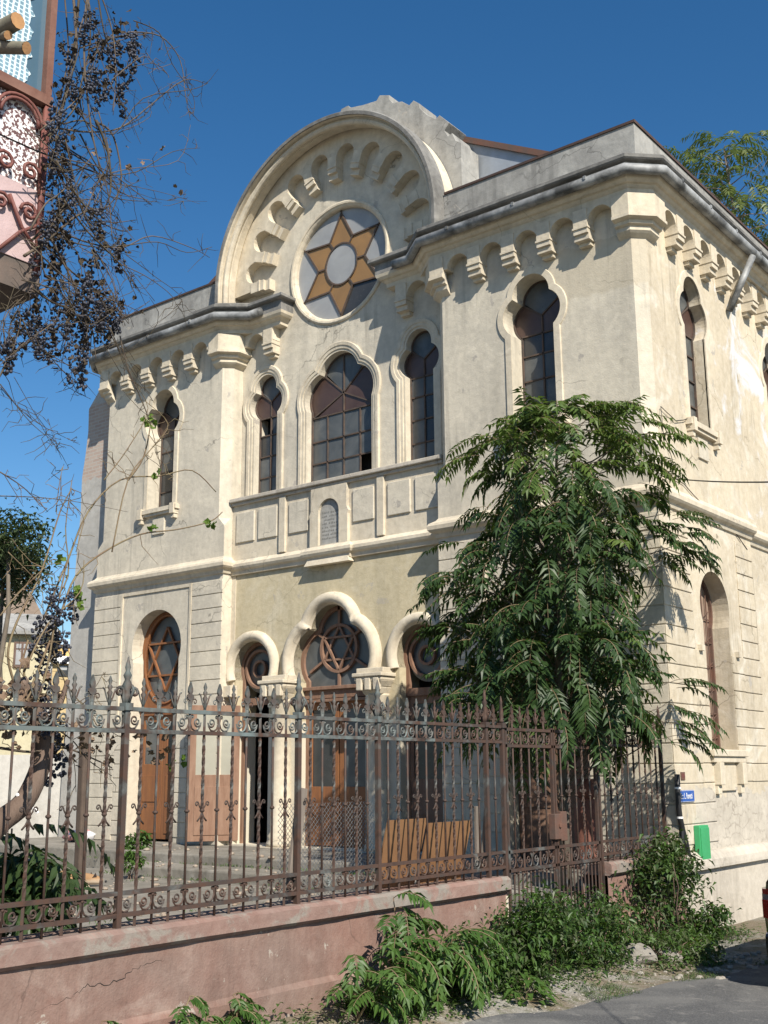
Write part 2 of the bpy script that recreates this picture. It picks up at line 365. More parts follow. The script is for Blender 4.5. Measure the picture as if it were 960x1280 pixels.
# ---- walls
for f in (lambda x: x, mir):
    upper = MB(); lower = MB()
    x0, x1 = sorted((f(-WW+CH), f(-CH)))
    upper.plate([[(x0, ZS), (x1, ZS), (x1, ZT), (x0, ZT)], trefoil(f(WCX), *TW)], FY, 0, .36)
    # chamfered corners: inner (towards the recess) and outer
    for xi, xo, yb in ((f(-WW+CH), f(-WW), .36), (f(-CH), f(0), CH)):
        pl = [(xi, 0), (xo, CH), (xo, yb), (xi, yb)] if yb > CH else [(xi, 0), (xo, CH), (xi, CH)]
        zc = ZS+.75                               # chamfer stop
        upper.loft([[(x, y, zc+.16) for x, y in pl], [(x, y, ZT) for x, y in pl]], closed=True)
        sq = [(xi, 0), (xo, 0), (xo, yb), (xi, yb)]
        upper.loft([[(x, y, ZS) for x, y in sq], [(x, y, zc) for x, y in sq]], closed=True)
        # stop: square foot shrinking to the chamfer
        upper.add([(xi, 0, zc), (xo, 0, zc), (xo, CH, zc), (xi, 0, zc+.16), (xo, CH, zc+.16)], [(0, 1, 3), (1, 2, 4), (1, 4, 3)])
        if yb > CH: upper.add([(xo, CH, zc), (xo, yb, zc), (xo, yb, zc+.16), (xo, CH, zc+.16)], [(0, 1, 2, 3)])
    # return into the recess
    xr0, xr1 = sorted((f(-WW), f(-WW+.36)))
    upper.box(xr0, xr1, .362, D+.4, ZS, ZT)
    x0, x1 = sorted((f(-WW), f(0)))
    lower.plate([[(x0, ZB), (x1, ZB), (x1, ZS-.002), (x0, ZS-.002)], horseshoe(f(DOORC), *DOORH[:3], ZF)], FY, 0, .36)
    lower.box(xr0, xr1, .362, D+.4, ZB, ZS-.002)
    upper.build('upper_wall', M['facade'], BLD); lower.build('lower_wall', M['facade'], BLD)
# recess wall: upper part with three lights and the rose, reaching up into the gable
AC, AZ, AR = -6.0, 8.93, 2.54                    # arch centre and radius
rec = MB()
circ = lambda r, n=40, cx=AC, cz=8.94: [(cx+r*math.cos(2*PI*i/n), cz+r*math.sin(2*PI*i/n)) for i in range(n)]
outl = [(-8.37, ZS), (-3.63, ZS), (-3.63, 8.59), (AC+2.50, 8.6)] + arc(AC, AZ, 2.50, 0, PI, 40) + [(AC-2.50, 8.6), (-8.37, 8.6)]
rec.plate([outl, trefoil(-6, *TM), trefoil(-7.76, *TC), trefoil(-4.24, *TC), circ(1.075, 64)], FY, D, D+.36)
rec.build('recess_wall', M['facade'], BLD)
PC = (.72, .30, 1.83, .55, 2.27, .46, ZF); PS = (.41, 1.80, .456, ZF); PXS = (-7.82, -4.18)
low = MB()
low.plate([[(-8.37, ZB), (-3.63, ZB), (-3.63, ZS-.002), (-8.37, ZS-.002)], trefoil(-6, *PC)] + [horseshoe(x, *PS) for x in PXS], FY, YP, D+.36)
PW = low.build('porch_wall', M['yellow'], BLD)
for x in (-8.373, -3.727):
    b_ = MB(); b_.box(x, x+.10, YP-.012, YP+.01, ZF, ZS-.16); b_.build('corner_strip', M['cream'], PW)
# side wall, in two bays
SYB = 3.30
SW = (.37, .17, 6.72, .33, 7.02, .32, 4.95)
side = MB(); side.plate([[(CH, ZS), (SYB, ZS), (SYB, ZT), (CH, ZT)], trefoil(1.65, *SW)], FX, 0, -.36)
side.plate([[(.3605, ZB), (SYB, ZB), (SYB, ZS-.002), (.3605, ZS-.002)], horseshoe(1.70, .46, 2.27, .52, .28)], FX, 0, -.36)
side.build('side_wall', M['side'], BLD); side = MB()
side.plate([[(SYB+.001, ZB), (11.2, ZB), (11.2, ZT), (SYB+.001, ZT)], trefoil(5.15, *SW), trefoil(8.6, *SW), horseshoe(5.15, .46, 2.27, .52, .28), horseshoe(8.6, .46, 2.27, .52, .28)], FX, -.06, -.36)
side.build('side_wall', M['side'], BLD)
bk = MB(); bk.box(-12, -.3, 11.0, 11.3, ZB, ZT); bk.box(-12.0, -11.7, .37, 11.0, ZB, ZT); bk.box(-11.6, -.4, .9, 10.9, 3.3, 3.4)
bk.build('rear_wall', M['grey'], BLD)
# grey flank slab left of the facade, irregular top and edge
fl = MB()
fp = [(-12.0, ZB), (-12.0, 8.15), (-12.3, 8.12), (-12.62, 7.95), (-12.95, 7.6), (-12.93, 7.1), (-12.98, 6.6), (-13.06, 6.1), (-13.04, 5.3), (-13.10, 4.5), (-13.14, 3.6), (-13.17, 2.2), (-13.18, 1.0), (-13.2, -.6), (-13.2, ZB)]
fl.plate([fp[::-1]], FY, .30, .95); fl.build('flank_wall', M['flank'], BLD)

# ---- rusticated blocks of the ground floor, 12 mm proud with open joints
def rustic(vertical, u0, u1, z0, z1, h=.255, d=.016):
    r = MB(); z = z1
    while z - h > z0 - .01:
        if vertical: r.box(u0, u1, -d, .002, z-h+.008, z-.008)
        else: r.box(-.002, d, u0, u1, z-h+.008, z-.008)
        z -= h
    r.build('rustication', M['facade'] if vertical else M['side'], BLD, bevel=.006)
ZR = 3.40
for f in (lambda x: x, mir):
    for a, b, zt_ in ((-3.625, -2.83, ZR), (-.80, -.002, ZR), (-2.83, -2.52, .95), (-1.2, -.80, .95)):
        u0, u1 = sorted((f(a), f(b))); rustic(True, u0, u1, ZF-.02, zt_)
for a, b, z0, z1 in ((-.016, .90, -1.02, ZR), (.90, 1.235, -1.02, 1.62), (2.62, 3.28, -.35, ZR), (2.17, 2.62, -.35, 1.62)):
    rustic(False, a, b, z0, z1)
# raised panel borders around wing doors
for f in (lambda x: x, mir):
    pb = MB()
    for a, b in ((-2.83, -2.77), (-.88, -.82)):
        u0, u1 = sorted((f(a), f(b))); pb.box(u0+.002, u1-.002, -.028, .0, .97, ZR)
    u0, u1 = sorted((f(-2.77), f(-.88))); pb.box(u0, u1, -.022, .0, ZR-.06, ZR)
    pb.build('door_panel_border', M['cream'], BLD)

# ---- outlines in plan with mitred offsets
def offs(path, d):
    out = []
    n = len(path)
    for i, p in enumerate(path):
        p = Vector(p)
        if i == 0: e = (Vector(path[1])-p).normalized(); out.append(p + Vector((e.y, -e.x))*d); continue
        if i == n-1: e = (p-Vector(path[i-1])).normalized(); out.append(p + Vector((e.y, -e.x))*d); continue
        e0 = (p-Vector(path[i-1])).normalized(); e1 = (Vector(path[i+1])-p).normalized()
        n0 = Vector((e0.y, -e0.x)); n1 = Vector((e1.y, -e1.x)); b = (n0+n1); k = d/max(.25, 1+n0.dot(n1))
        out.append(p + b*k)
    return out
def sweep(mb, path, prof, caps=True):
    loops = []
    for d, z in prof: loops.append([(p.x, p.y, z) for p in offs(path, d)])
    loops.append([(q[0], q[1], prof[-1][1]) for q in loops[-1]])
    mb.loft(loops[:-1], caps=caps)
def mirp(path): return [(mir(x), y) for x, y in reversed(path)]
STB = [(-4.57, D), (-3.98, D), (-3.50, 0), (-CH, 0), (0, CH)]
stub_up = [(-4.57, D+.1)] + STB + [(0, 11.2)]
left_up = mirp([(-4.57, D+.1)] + STB + [(0, 1.2)])
# corbel-table slab, soffit, fascia, ledge
SL, CS = .19, .198
prof = [(-.10, 8.021), (SL, 8.021), (SL, 8.09), (.215, 8.11), (.24, 8.14), (.28, 8.15), (.315, 8.19), (.33, 8.24), (.33, 8.43), (.40, 8.44), (.42, 8.46), (.42, 8.51), (.36, 8.55), (.12, 8.66), (-.05, 8.69)]
for pth in (stub_up, left_up):
    cor = MB(); sweep(cor, pth, prof)
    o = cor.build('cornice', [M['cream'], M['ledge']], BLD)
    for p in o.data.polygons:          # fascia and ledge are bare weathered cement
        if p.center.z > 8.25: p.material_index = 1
def gutter(path, name='gutter'):
    g = MB(); g.smooth = True
    pp = offs(path, .395); g.tube([(p.x, p.y, 8.285) for p in pp], .078, 10)
    br = MB()
    for i in range(len(pp)-1):
        a, b = pp[i], pp[i+1]; L = (b-a).length
        if L < .8: continue
        for k in range(int(L/.95)):
            q = a.lerp(b, (k+.5)/int(L/.95)); t = (b-a).normalized()
            br.box(q.x-.02 if abs(t.x) > .5 else q.x-.085, q.x+.02 if abs(t.x) > .5 else q.x+.085, q.y-.085 if abs(t.x) > .5 else q.y-.02, q.y+.085 if abs(t.x) > .5 else q.y+.02, 8.29, 8.345)
    o = g.build(name, M['gutter'], BLD); br.build('gutter_bracket', M['gutter'], o); return o
gutter([(-4.45, D)] + STB[1:] + [(0, 11.2)])
gutter(mirp([(-4.45, D)] + STB[1:] + [(0, .6)]))
dp = MB(); dp.smooth = True
a_, b_ = atX(941, 320, .43), atX(912, 388, .06)
dp.tube([a_, b_], .055, 10); dp.build('downpipe', M['gutter'], BLD)
# arched fronts between the corbels: plate with round-headed notches
def notched(u0, u1, zb, zt, cs, r, zc, stop=7.60):
    """outline with arches cut up from the lower edge"""
    p = [(u0, zt), (u0, stop)]
    for c in sorted(cs):
        p += [(c-r, stop)] + [(c+r*math.cos(PI - PI*i/10), zc+r*math.sin(PI*i/10)) for i in range(11)] + [(c+r, stop)]
    return p + [(u1, stop), (u1, zt)]
AX = [-3.03+.625*k for k in range(5)]; RA, ZA = .20, 7.78
def table(outline, fm, d0, d1): t = MB(); t.plate([outline], fm, d0, d1); t.build('arched_corbel_table', M['cream'], BLD)
for f in (lambda x: x, mir):
    cs = sorted(f(x) for x in AX); u0, u1 = sorted((f(-WW+CH+.02), f(-CH-.02)))
    table(notched(u0, u1, 7.6, 8.02, cs, RA, ZA, 7.78), FY, -SL, .01)
    u0, u1 = sorted((f(-4.57), f(-WW-.14))); table(notched(u0, u1, 7.6, 8.02, [f(-4.13)], RA, ZA, 7.78), FY, D-SL, D+.01)
SY = [.62+.62*k for k in range(17)]
table(notched(CH+.02, SYB, 7.6, 8.02, [y for y in SY if y < SYB], RA, ZA, 7.78), FX, SL, -.01)
table(notched(SYB+.02, 11.2, 7.6, 8.02, [y for y in SY if y > SYB+.2], RA, ZA, 7.78), FX, SL-.06, -.07)
def corbel_mesh(w=.225):
    m = MB(); h = w/2
    m.box(-h, h, -CS-.012, .01, 7.62, 8.0)
    m.box(-h-.012, h+.012, -CS-.03, .01, 7.695, 7.725)
    m.box(-h, h, -CS+.03, .01, 7.56, 7.62)
    m.box(-h-.008, h+.008, -CS+.02, .01, 7.53, 7.56)
    m.box(-h+.02, h-.02, -.09, .01, 7.47, 7.53)
    return m.mesh('corbel', M['cream'])
CM = corbel_mesh()
def corbel(x, y, rz=0):
    o = bpy.data.objects.new('corbel', CM); link(o, BLD); o.location = (x, y, 0); o.rotation_euler = (0, 0, rz)
for f in (lambda x: x, mir):
    for k in range(4): corbel(f(AX[k]+.3125), 0)
    corbel(f(-4.45), D)
for a, b in zip(SY, SY[1:]):
    m = (a+b)/2; corbel(0 if m < SYB else -.06, m, PI/2)
# big stepped caps over the chamfered corners
def corner_cap(path):
    m = MB(); sweep(m, path, [(.0, 7.42), (.07, 7.47), (.10, 7.50), (.10, 7.56), (.15, 7.58), (.15, 7.63), (.235, 7.655), (.235, 7.70), (.215, 7.71), (.215, 8.015)])
    m.build('corner_capital', M['cream'], BLD)
for f in (lambda p: p, mirp):
    corner_cap(f([(-WW, D-.01), (-WW, CH), (-WW+CH, 0), (-WW+CH+.17, 0)]))
    corner_cap(f([(-.33, 0), (-CH, 0), (0, CH), (0, .40)]))

# ---- string courses
ST = [(.0, ZS-.13), (.03, ZS-.12), (.05, ZS-.06), (.10, ZS-.03), (.125, ZS+.0), (.13, ZS+.06), (.11, ZS+.10), (.03, ZS+.15), (.0, ZS+.19)]
wing_low = [(-WW, D), (-WW, 0), (0, 0), (0, SYB)]
for pth, dz in ((wing_low, 0), (mirp([(-WW, D), (-WW, 0), (0, 0), (0, .28)]), 0), ([(-.06, SYB+.01), (-.06, 11.2)], -.05)):
    st = MB(); sweep(st, pth, [(d, z+dz) for d, z in ST]); st.build('string_course', M['cream'], BLD)
# ---- plinth of the side wall with its rounded weathering
pl = MB()
sweep(pl, [(-.30, -.012), (0, -.012), (0, SYB), (0, 11.2)], [(.0, -1.02), (.04, -1.03), (.085, -1.07), (.12, -1.13), (.13, -1.20), (.13, -1.235), (.075, -1.25), (.06, -1.26), (.06, ZB)])
pl.build('plinth', M['plinth'], BLD)

# ---- window builder
def moulding(mb, fn, path, steps, fm, y0, sgn=1):
    """loft of (offset, depth) pairs along a window outline"""
    mb.loft([[fm(u, v, y0+d*sgn) for u, v in path(o)] for o, d in steps], caps=True)
def window(c, spec, fm, y0, sgn, steps, nb, bars_z, broken=0, kind='wing'):
    """trefoil light: frame bars, three tinted lobes, clear panes below, plaster surround and sill"""
    s, a, zb, r1, zt, r2, z0 = spec
    yg = y0 + sgn*(.15 if fm is FY and y0 > .1 else .30 if fm is FY else .19)
    fr = MB()
    pts = trefoil(c, *spec, off=-.004)
    inn = trefoil(c, *spec, off=-.026)
    fr.loft([[fm(u, v, yg-sgn*.02) for u, v in pts], [fm(u, v, yg-sgn*.02) for u, v in inn], [fm(u, v, yg+sgn*.02) for u, v in inn]], caps=False)
    def br(p, q, w=.024): 
        A = Vector(fm(p[0], p[1], yg)); B = Vector(fm(q[0], q[1], yg)); fr.bar(A, B, w, w)
    zc = zb+.22*(zt-zb) if kind != 'mid' else zb+.05
    d = math.hypot(a, zt-zb); l = (r1*r1-r2*r2+d*d)/(2*d); h = math.sqrt(max(r1*r1-l*l, 1e-9)); ux, uz = -a/d, (zt-zb)/d
    jx, jz = max((a+ux*l - uz*h*sg, zb+uz*l + ux*h*sg) for sg in (1, -1))
    zl = bars_z[0]
    br((c, zc), (c+jx, jz)); br((c, zc), (c-jx, jz)); br((c, z0), (c, zc))
    if kind == 'mid':
        br((c, zc), (c, zt+r2-.02)); br((c, zc), (c+s*.98, zl)); br((c, zc), (c-s*.98, zl))
    for z in bars_z: br((c-s+.01, z), (c+s-.01, z))
    for k in range(1, nb):
        x = c-s+2*s*k/nb
        if abs(x-c) > .02: br((x, z0), (x, zl))
    W_ = fr.build('window', M['frameiron'], BLD)
    g = MB()
    # tinted lobes, then clear panes
    full = trefoil(c, *spec, off=-.01)
    n = len(full)
    up_ = [p for p in full if p[1] > zl]
    def poly(pts_, mi, dd=0.0):
        g.mi = mi; tri = tessellate_polygon([[Vector((u, v, 0)) for u, v in pts_]])
        uc = sum(p[0] for p in pts_)/len(pts_); vc = sum(p[1] for p in pts_)/len(pts_); ta_, tb_ = rnd.uniform(-.018, .018), rnd.uniform(-.018, .018)     # old panes never sit quite flat
        g.add([fm(u, v, yg+sgn*(.008+dd+ta_*(u-uc)+tb_*(v-vc))) for u, v in pts_], [tuple(t) for t in tri])
    right = [p for p in up_ if p[0] >= c and p[1] <= jz+1e-3]; left = [p for p in up_ if p[0] <= c and p[1] <= jz+1e-3]
    top = [p for p in up_ if p[1] >= jz-1e-3]
    if len(right) > 1: poly([(c, zl)] + [(c+s-.01, zl)] + right + [(c, zc)], 1)
    if len(left) > 1: poly([(c, zc)] + left + [(c-s+.01, zl), (c, zl)], 1)
    poly([(c, zc)] + top, 0)
    zs_ = list(bars_z) + [z0]
    for i in range(len(zs_)-1):
        for k in range(nb):
            x0 = c-s+.01+(2*s-.02)*k/nb; x1 = c-s+.01+(2*s-.02)*(k+1)/nb
            if (i, k) in (broken or ()): continue
            poly([(x0, zs_[i+1]), (x1, zs_[i+1]), (x1, zs_[i]), (x0, zs_[i])], 2 if rnd.random() < .12 else 0, rnd.random()*.003)
    go = g.build('pane', [M['glass'], M['glassbrown'], M['glassdark']], W_, fix=False)
    sm = MB(); sm.smooth = False
    moulding(sm, None, lambda o: trefoil(c, *spec, off=o, bottom_off=0), steps, fm, y0, sgn)
    sm.build('window_surround', M['cream'], W_)
    # dark room behind
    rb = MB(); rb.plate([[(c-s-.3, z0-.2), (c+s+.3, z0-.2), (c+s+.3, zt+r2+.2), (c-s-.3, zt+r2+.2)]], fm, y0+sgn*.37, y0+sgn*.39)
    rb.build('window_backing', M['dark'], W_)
    return W_
BZ = (6.50, 6.17, 5.77, 5.36)
plainst = [(.002, .02), (.0, -.022), (.10, -.022), (.11, -.015), (.11, .005)]
def sill(w, c, fm, y0, sgn, z0, half, panel=True):
    m = MB()
    def bx(u0, u1, d0, d1, z0_, z1_):
        A = [fm(u, v, y0-sgn*d) for v in (z0_, z1_) for (u, d) in ((u0, d0), (u1, d0), (u1, d1), (u0, d1))]
        m.hexa(A)
    bx(c-half, c+half, -.3, .10, z0-.08, z0); bx(c-half+.03, c+half-.03, -.02, .07, z0-.13, z0-.08)
    for k in (-1, 1):
        bx(c+k*(half-.09)-.055, c+k*(half-.09)+.055, -.02, .125, z0-.17, z0+.03); bx(c+k*(half-.09)-.04, c+k*(half-.09)+.04, -.02, .09, z0-.25, z0-.17)
    m.build('sill', M['cream'], w)
    if panel:
        m = MB(); bx(c-.17, c+.17, -.01, .03, z0-.50, z0-.19); m2 = m.build('apron_panel', M['facade'], w, bevel=.008)
for f, brk in ((lambda x: x, ((3, 0),)), (mir, None)):
    w = window(f(WCX), TW, FY, 0, 1, plainst, 2, BZ, brk); sill(w, f(WCX), FY, 0, 1, 4.95, .56)
nest = [(.002, .05), (.0, -.004), (.04, -.004), (.044, -.02), (.095, -.024), (.102, -.036), (.158, -.040), (.172, -.030), (.172, .005)]
for x in (-7.76, -4.24): window(x, TC, FY, D, 1, nest, 2, (6.42, 6.08, 5.68, 5.28), ((0, 0),) if x < -6 else None)
window(-6, TM, FY, D, 1, nest, 4, (6.17, 5.72, 5.32), ((2, 3),), 'mid')
for yc, x0 in ((1.65, 0), (5.15, -.06), (8.6, -.06)):
    w = window(yc, SW, FX, x0, -1, [(.0, .02), (.0, -.02), (.10, -.02), (.11, .004)], 2, BZ); sill(w, yc, FX, x0, -1, 4.95, .55)
# ground-floor side windows: horseshoe, barred with rusty mesh
for yc, x0 in ((1.70, 0), (5.15, -.06), (8.6, -.06)):
    fr = MB(); path = horseshoe(yc, .455, 2.27, .515, .28)
    xg = x0-.27
    gl = MB(); tri = tessellate_polygon([[Vector((u, v, 0)) for u, v in path]]); gl.add([(xg-.03, u, v) for u, v in path], [tuple(t) for t in tri])
    fr.loft([[(xg+.02, u, v) for u, v in horseshoe(yc, .46, 2.27, .52, .28)], [(xg+.02, u, v) for u, v in horseshoe(yc, .42, 2.27, .48, .28)], [(xg-.03, u, v) for u, v in horseshoe(yc, .42, 2.27, .48, .28)]])
    for k in range(-2, 3): fr.bar((xg, yc+k*.16, .28), (xg, yc+k*.16, 2.27+math.sqrt(max(0, .51**2-(k*.16)**2))-.02 if abs(k) < 3 else 2.2), .014)
    for k in range(6): fr.bar((xg, yc-.44, .45+k*.34), (xg, yc+.44, .45+k*.34), .014)
    for k in range(5): fr.bar((xg+.008, yc-.42, .35+k*.38), (xg+.008, yc+.42, .35+k*.38+.42), .009)
    w = fr.build('side_window', M['rustsheet'], BLD)
    gl.build('pane', simple('rusty sheet pane', (.22, .15, .11), (.30, .22, .17), 5, .8), w, fix=False)
    m = MB()
    m.box(x0-.3, x0+.10, yc-.60, yc+.60, .18, .27); m.box(x0-.01, x0+.07, yc-.56, yc+.56, .10, .18)
    for k in (-1, 1):
        m.box(x0-.01, x0+.11, yc+k*.40-.07, yc+k*.40+.07, -.20, .10); m.box(x0-.01, x0+.06, yc+k*.40-.06, yc+k*.40+.06, -.32, -.20)
    m.build('sill', M['cream'], w, bevel=.01)
    m = MB(); m.box(x0-.01, x0+.035, yc-.27, yc+.27, -.28, .06); m.build('apron_panel', M['side'], w, bevel=.01)
    for k in (-1, 1): m = MB(); m.box(x0-.01, x0+.07, yc+k*.66-.05, yc+k*.66+.05, 1.60, 1.68); m.build('label_stop', M['cream'], w)

# ---- rose window
rw = MB()
ringp = lambda r: [(AC+r*math.cos(2*PI*i/48), 8.94+r*math.sin(2*PI*i/48)) for i in range(49)]
rw.loft([[FY(u, v, D+d) for u, v in ringp(r)] for r, d in ((1.05, .22), (1.05, .03), (1.06, .01), (1.072, -.005), (1.10, -.02), (1.105, -.035), (1.14, -.04), (1.165, -.025), (1.17, .005))])
RW = rw.build('rose_window', M['cream'], BLD)
yg = D+.085
lead = MB(); star = MB(); pane = MB()
tip = [(AC+.99*math.cos(PI/2+k*PI/3), 8.94+.99*math.sin(PI/2+k*PI/3)) for k in range(6)]
val = [(AC+.545*math.cos(PI/3*k+PI/2+PI/6), 8.94+.545*math.sin(PI/3*k+PI/2+PI/6)) for k in range(6)]
hub = [(AC+.365*math.cos(2*PI*i/36), 8.94+.395*math.sin(2*PI*i/36)) for i in range(37)]
def lb(p, q, w=.022): lead.bar((p[0], yg-.012, p[1]), (q[0], yg-.012, q[1]), w, .03)
for k in range(6):
    t, v1, v0 = tip[k], val[k], val[k-1]
    star.add([(t[0], yg, t[1]), (v1[0], yg, v1[1]), (AC, yg, 8.94), (v0[0], yg, v0[1])], [(0, 1, 2, 3)])
    lb(t, v1); lb(t, v0)
    hv = [(AC+.37*math.cos(PI/3*k+PI/2+PI/6), 8.94+.395*math.sin(PI/3*k+PI/2+PI/6))]
    lb(v1, hv[0], .016); lb(t, (AC+1.045*math.cos(PI/2+k*PI/3), 8.94+1.045*math.sin(PI/2+k*PI/3)), .016)
for a, b in zip(hub, hub[1:]): lb(a, b, .02)
out = [(AC+1.049*math.cos(PI/2+i*PI/24), 8.94+1.049*math.sin(PI/2+i*PI/24)) for i in range(48)]
for k in range(6):
    seg = [out[(8*k+j) % 48] for j in range(9)]
    pane.mi = 1 if k == 3 else 0
    if k == 3: # broken triangle lower right shows the dark inside
        pass
    pane.add([(p[0], yg+.004, p[1]) for p in [tip[k]] + seg + [tip[(k+1) % 6], val[k]]], [tuple(range(12))])
hubm = MB(); hubm.add([(p[0], yg-.004, p[1]) for p in hub[:-1]], [tuple(range(36))])
lead.build('leading', M['frameiron'], RW); star.build('star', M['amber'], RW, fix=False)
pane.build('pane', [M['glassrose'], M['glassdark']], RW, fix=False); hubm.build('hub_pane', M['glassrose'], RW, fix=False)
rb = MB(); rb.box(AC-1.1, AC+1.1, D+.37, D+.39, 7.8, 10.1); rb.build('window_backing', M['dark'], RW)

# ---- gable arch: rim moulding, niche ring, masonry behind
ga = MB()
def archpath(r, n=56): return [(AC+r, 8.45)] + arc(AC, AZ, r, 0, PI, n) + [(AC-r, 8.45)]
rim = [(2.47, D), (2.465, .22), (2.44, .20), (2.41, .16), (2.40, .02), (2.41, .0), (2.385, -.03), (2.372, -.065), (2.38, -.10), (2.41, -.125), (2.445, -.125), (2.465, -.10), (2.492, -.10), (2.492, -.16), (2.51, -.205), (2.545, -.21), (2.555, -.17), (2.555, .44)]
ga.loft([[FY(u, v, d) for u, v in archpath(r)] for r, d in rim], caps=True)
GA = ga.build('gable_arch', M['cream'], BLD)
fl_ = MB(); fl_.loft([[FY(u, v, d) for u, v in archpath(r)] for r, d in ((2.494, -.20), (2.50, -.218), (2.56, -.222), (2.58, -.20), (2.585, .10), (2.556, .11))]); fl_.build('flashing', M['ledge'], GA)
# taller gable wall behind the rim, its crest broken into blocks
ga2 = MB(); crest = []
jag = [(30, 2.99), (33.5, 3.02), (34, 2.93), (37, 2.95), (37.5, 3.10), (43, 3.09), (43.5, 3.0), (48, 2.98), (53, 3.03), (54, 3.10), (57, 3.12), (58, 3.02), (62, 3.06), (66, 3.02), (68, 3.08), (68.6, 3.16), (73, 3.17), (74, 3.07), (80, 3.04), (86, 3.07), (87, 3.13), (90, 3.12), (91, 3.04), (100, 3.02), (112, 3.04), (125, 3.0), (138, 3.02), (150, 3.0)]
outer_ = [(AC+2.66, 8.6), (AC+2.66, AZ+1.42)] + [(AC+r*math.cos(math.radians(a))*.985, AZ+(r-.0)*math.sin(math.radians(a))) for a, r in jag] + [(AC-2.60, AZ+1.42), (AC-2.60, 8.6)]
inner_ = [(AC-2.52, 8.6)] + arc(AC, AZ, 2.52, PI, 0, 40) + [(AC+2.52, 8.6)]
ga2.plate([outer_ + inner_], FY, .46, .98)
ga2.build('gable_wall', M['grey'], BLD, bevel=.012)
# cheek walls: tall piers carrying the sides of the gable
# niche ring
nr = MB(); R1, R2 = 1.95, 2.30; NC = [math.radians(9+18*k) for k in range(10)]
nw = .205
outer = arc(AC, AZ, 2.455, -.03, PI+.03, 60)
inner = []
def rp(r, t): return (AC+r*math.cos(t), AZ+r*math.sin(t))
inner.append(rp(1.90, PI+.03))
for t in reversed(NC):
    # round-headed notch pointing outward, semicircle centre at r=1.98
    cx, cz = rp(1.985, t); er = (math.cos(t), math.sin(t)); et = (-math.sin(t), math.cos(t))
    inner.append((AC+er[0]*1.90+et[0]*nw, AZ+er[1]*1.90+et[1]*nw))
    for i in range(11):
        a = PI*i/10
        inner.append((cx+et[0]*nw*math.cos(a)+er[0]*nw*math.sin(a), cz+et[1]*nw*math.cos(a)+er[1]*nw*math.sin(a)))
    inner.append((AC+er[0]*1.90-et[0]*nw, AZ+er[1]*1.90-et[1]*nw))
inner.append(rp(1.90, -.03))
nr.plate([outer + inner], FY, D-.19, D+.01)
nr.build('niche_ring', M['cream'], BLD)
cm = MB()    # radial corbel, local +z = outward
h = .10
cm.box(-h, h, -.198, .01, 1.69, 2.02); cm.box(-h-.01, h+.01, -.215, .01, 1.78, 1.81); cm.box(-h, h, -.14, .01, 1.60, 1.69); cm.box(-h-.008, h+.008, -.15, .01, 1.575, 1.605)
CMr = cm.mesh('corbel', M['cream'])
for k in range(11):
    t = math.radians(18*k)
    o = bpy.data.objects.new('corbel', CMr); link(o, BLD); o.location = (AC, D, AZ); o.rotation_euler = (0, -(t-PI/2), 0)

# ---- parapets, roof
for f in (lambda p: p, mirp):
    pa = MB(); pth = f([(-3.42, .03), (-.02, .03), (-.02, 11.2)])
    sweep(pa, pth, [(0, 8.6), (0, 9.22), (-.22, 9.22), (-.22, 8.6)])
    PA = pa.build('parapet', M['grey'], BLD)
    cp = MB(); sweep(cp, f([(-3.40, .03), (-.02, .03), (-.02, 11.2)]), [(.02, 9.215), (.03, 9.25), (-.1, 9.275), (-.24, 9.25), (-.24, 9.215)])
    cp.build('parapet_cap', M['darkcap'], PA)
rf = MB()
RZ = 12.05; sl = .55
ze = RZ-.0; 
for y0, y1 in ((1.02, 11.0),):
    pts = [(-6-5.8, RZ-5.8*sl), (-6, RZ), (-6+5.8, RZ-5.8*sl)]
    rf.add([(x, y0, z) for x, z in pts] + [(x, y1, z) for x, z in pts], [(0, 1, 4, 3), (1, 2, 5, 4)])
    rf.add([(x, y0+.01, z-.02) for x, z in pts] + [(-6-5.8, y0+.01, 8.4), (-6+5.8, y0+.01, 8.4)], [(0, 1, 2, 4, 3)])
    rf.add([(x, y1-.01, z-.02) for x, z in pts] + [(-6-5.8, y1-.01, 8.4), (-6+5.8, y1-.01, 8.4)], [(0, 1, 2, 4, 3)])
rf.box(-11.6, -.4, .85, 11.0, 8.5, 8.62)
RF = rf.build('roof', M['roofmetal'], BLD, fix=False)
ve = MB()
for sg in (-1, 1): ve.bar((-6, .99, RZ+.02), (-6+sg*5.8, .99, RZ-5.8*sl+.02), .10, .045, (0, 1, 0))
ve.build('roof_flashing', M['rustsheet'], RF)

# ---- balcony front below the recess windows
by = MB()
YB = .20
by.box(-8.368, -3.632, YB, D+.01, 3.70, 4.74)
BY = by.build('balcony_front', M['cream'], BLD)
sl_ = MB(); sl_.box(-8.369, -3.631, .10, D+.02, 4.80, 4.87); sl_.box(-8.36, -3.64, .15, D+.01, 4.742, 4.80)
sl_.build('balcony_ledge', M['plinth'], BY, bevel=.012)
lp = MB()
lprof = [(.0, 3.46), (.02, 3.47), (.03, 3.53), (.07, 3.56), (.09, 3.60), (.09, 3.65), (.02, 3.72), (0, 3.73)]
sweep(lp, [(-8.369, YB), (-6.46, YB), (-6.46, YB-.06), (-5.54, YB-.06), (-5.54, YB), (-3.631, YB)], [(d, z) if 0 else (d, z) for d, z in lprof])
lp.box(-8.368, -3.632, YB+.0, D+.01, 3.47, 3.70)
lp.build('balcony_cornice', M['cream'], BY)
def bpanel(x0, x1, z0=4.05, z1=4.60):
    m = MB(); m.box(x0, x1, YB-.028, YB+.01, z0, z1); m.build('balcony_panel', M['facade'], BY, bevel=.01)
for x0, x1 in ((-8.25, -7.80), (-7.70, -7.24), (-6.95, -6.50), (-5.50, -5.05), (-4.76, -4.30), (-4.20, -3.75)): bpanel(x0, x1)
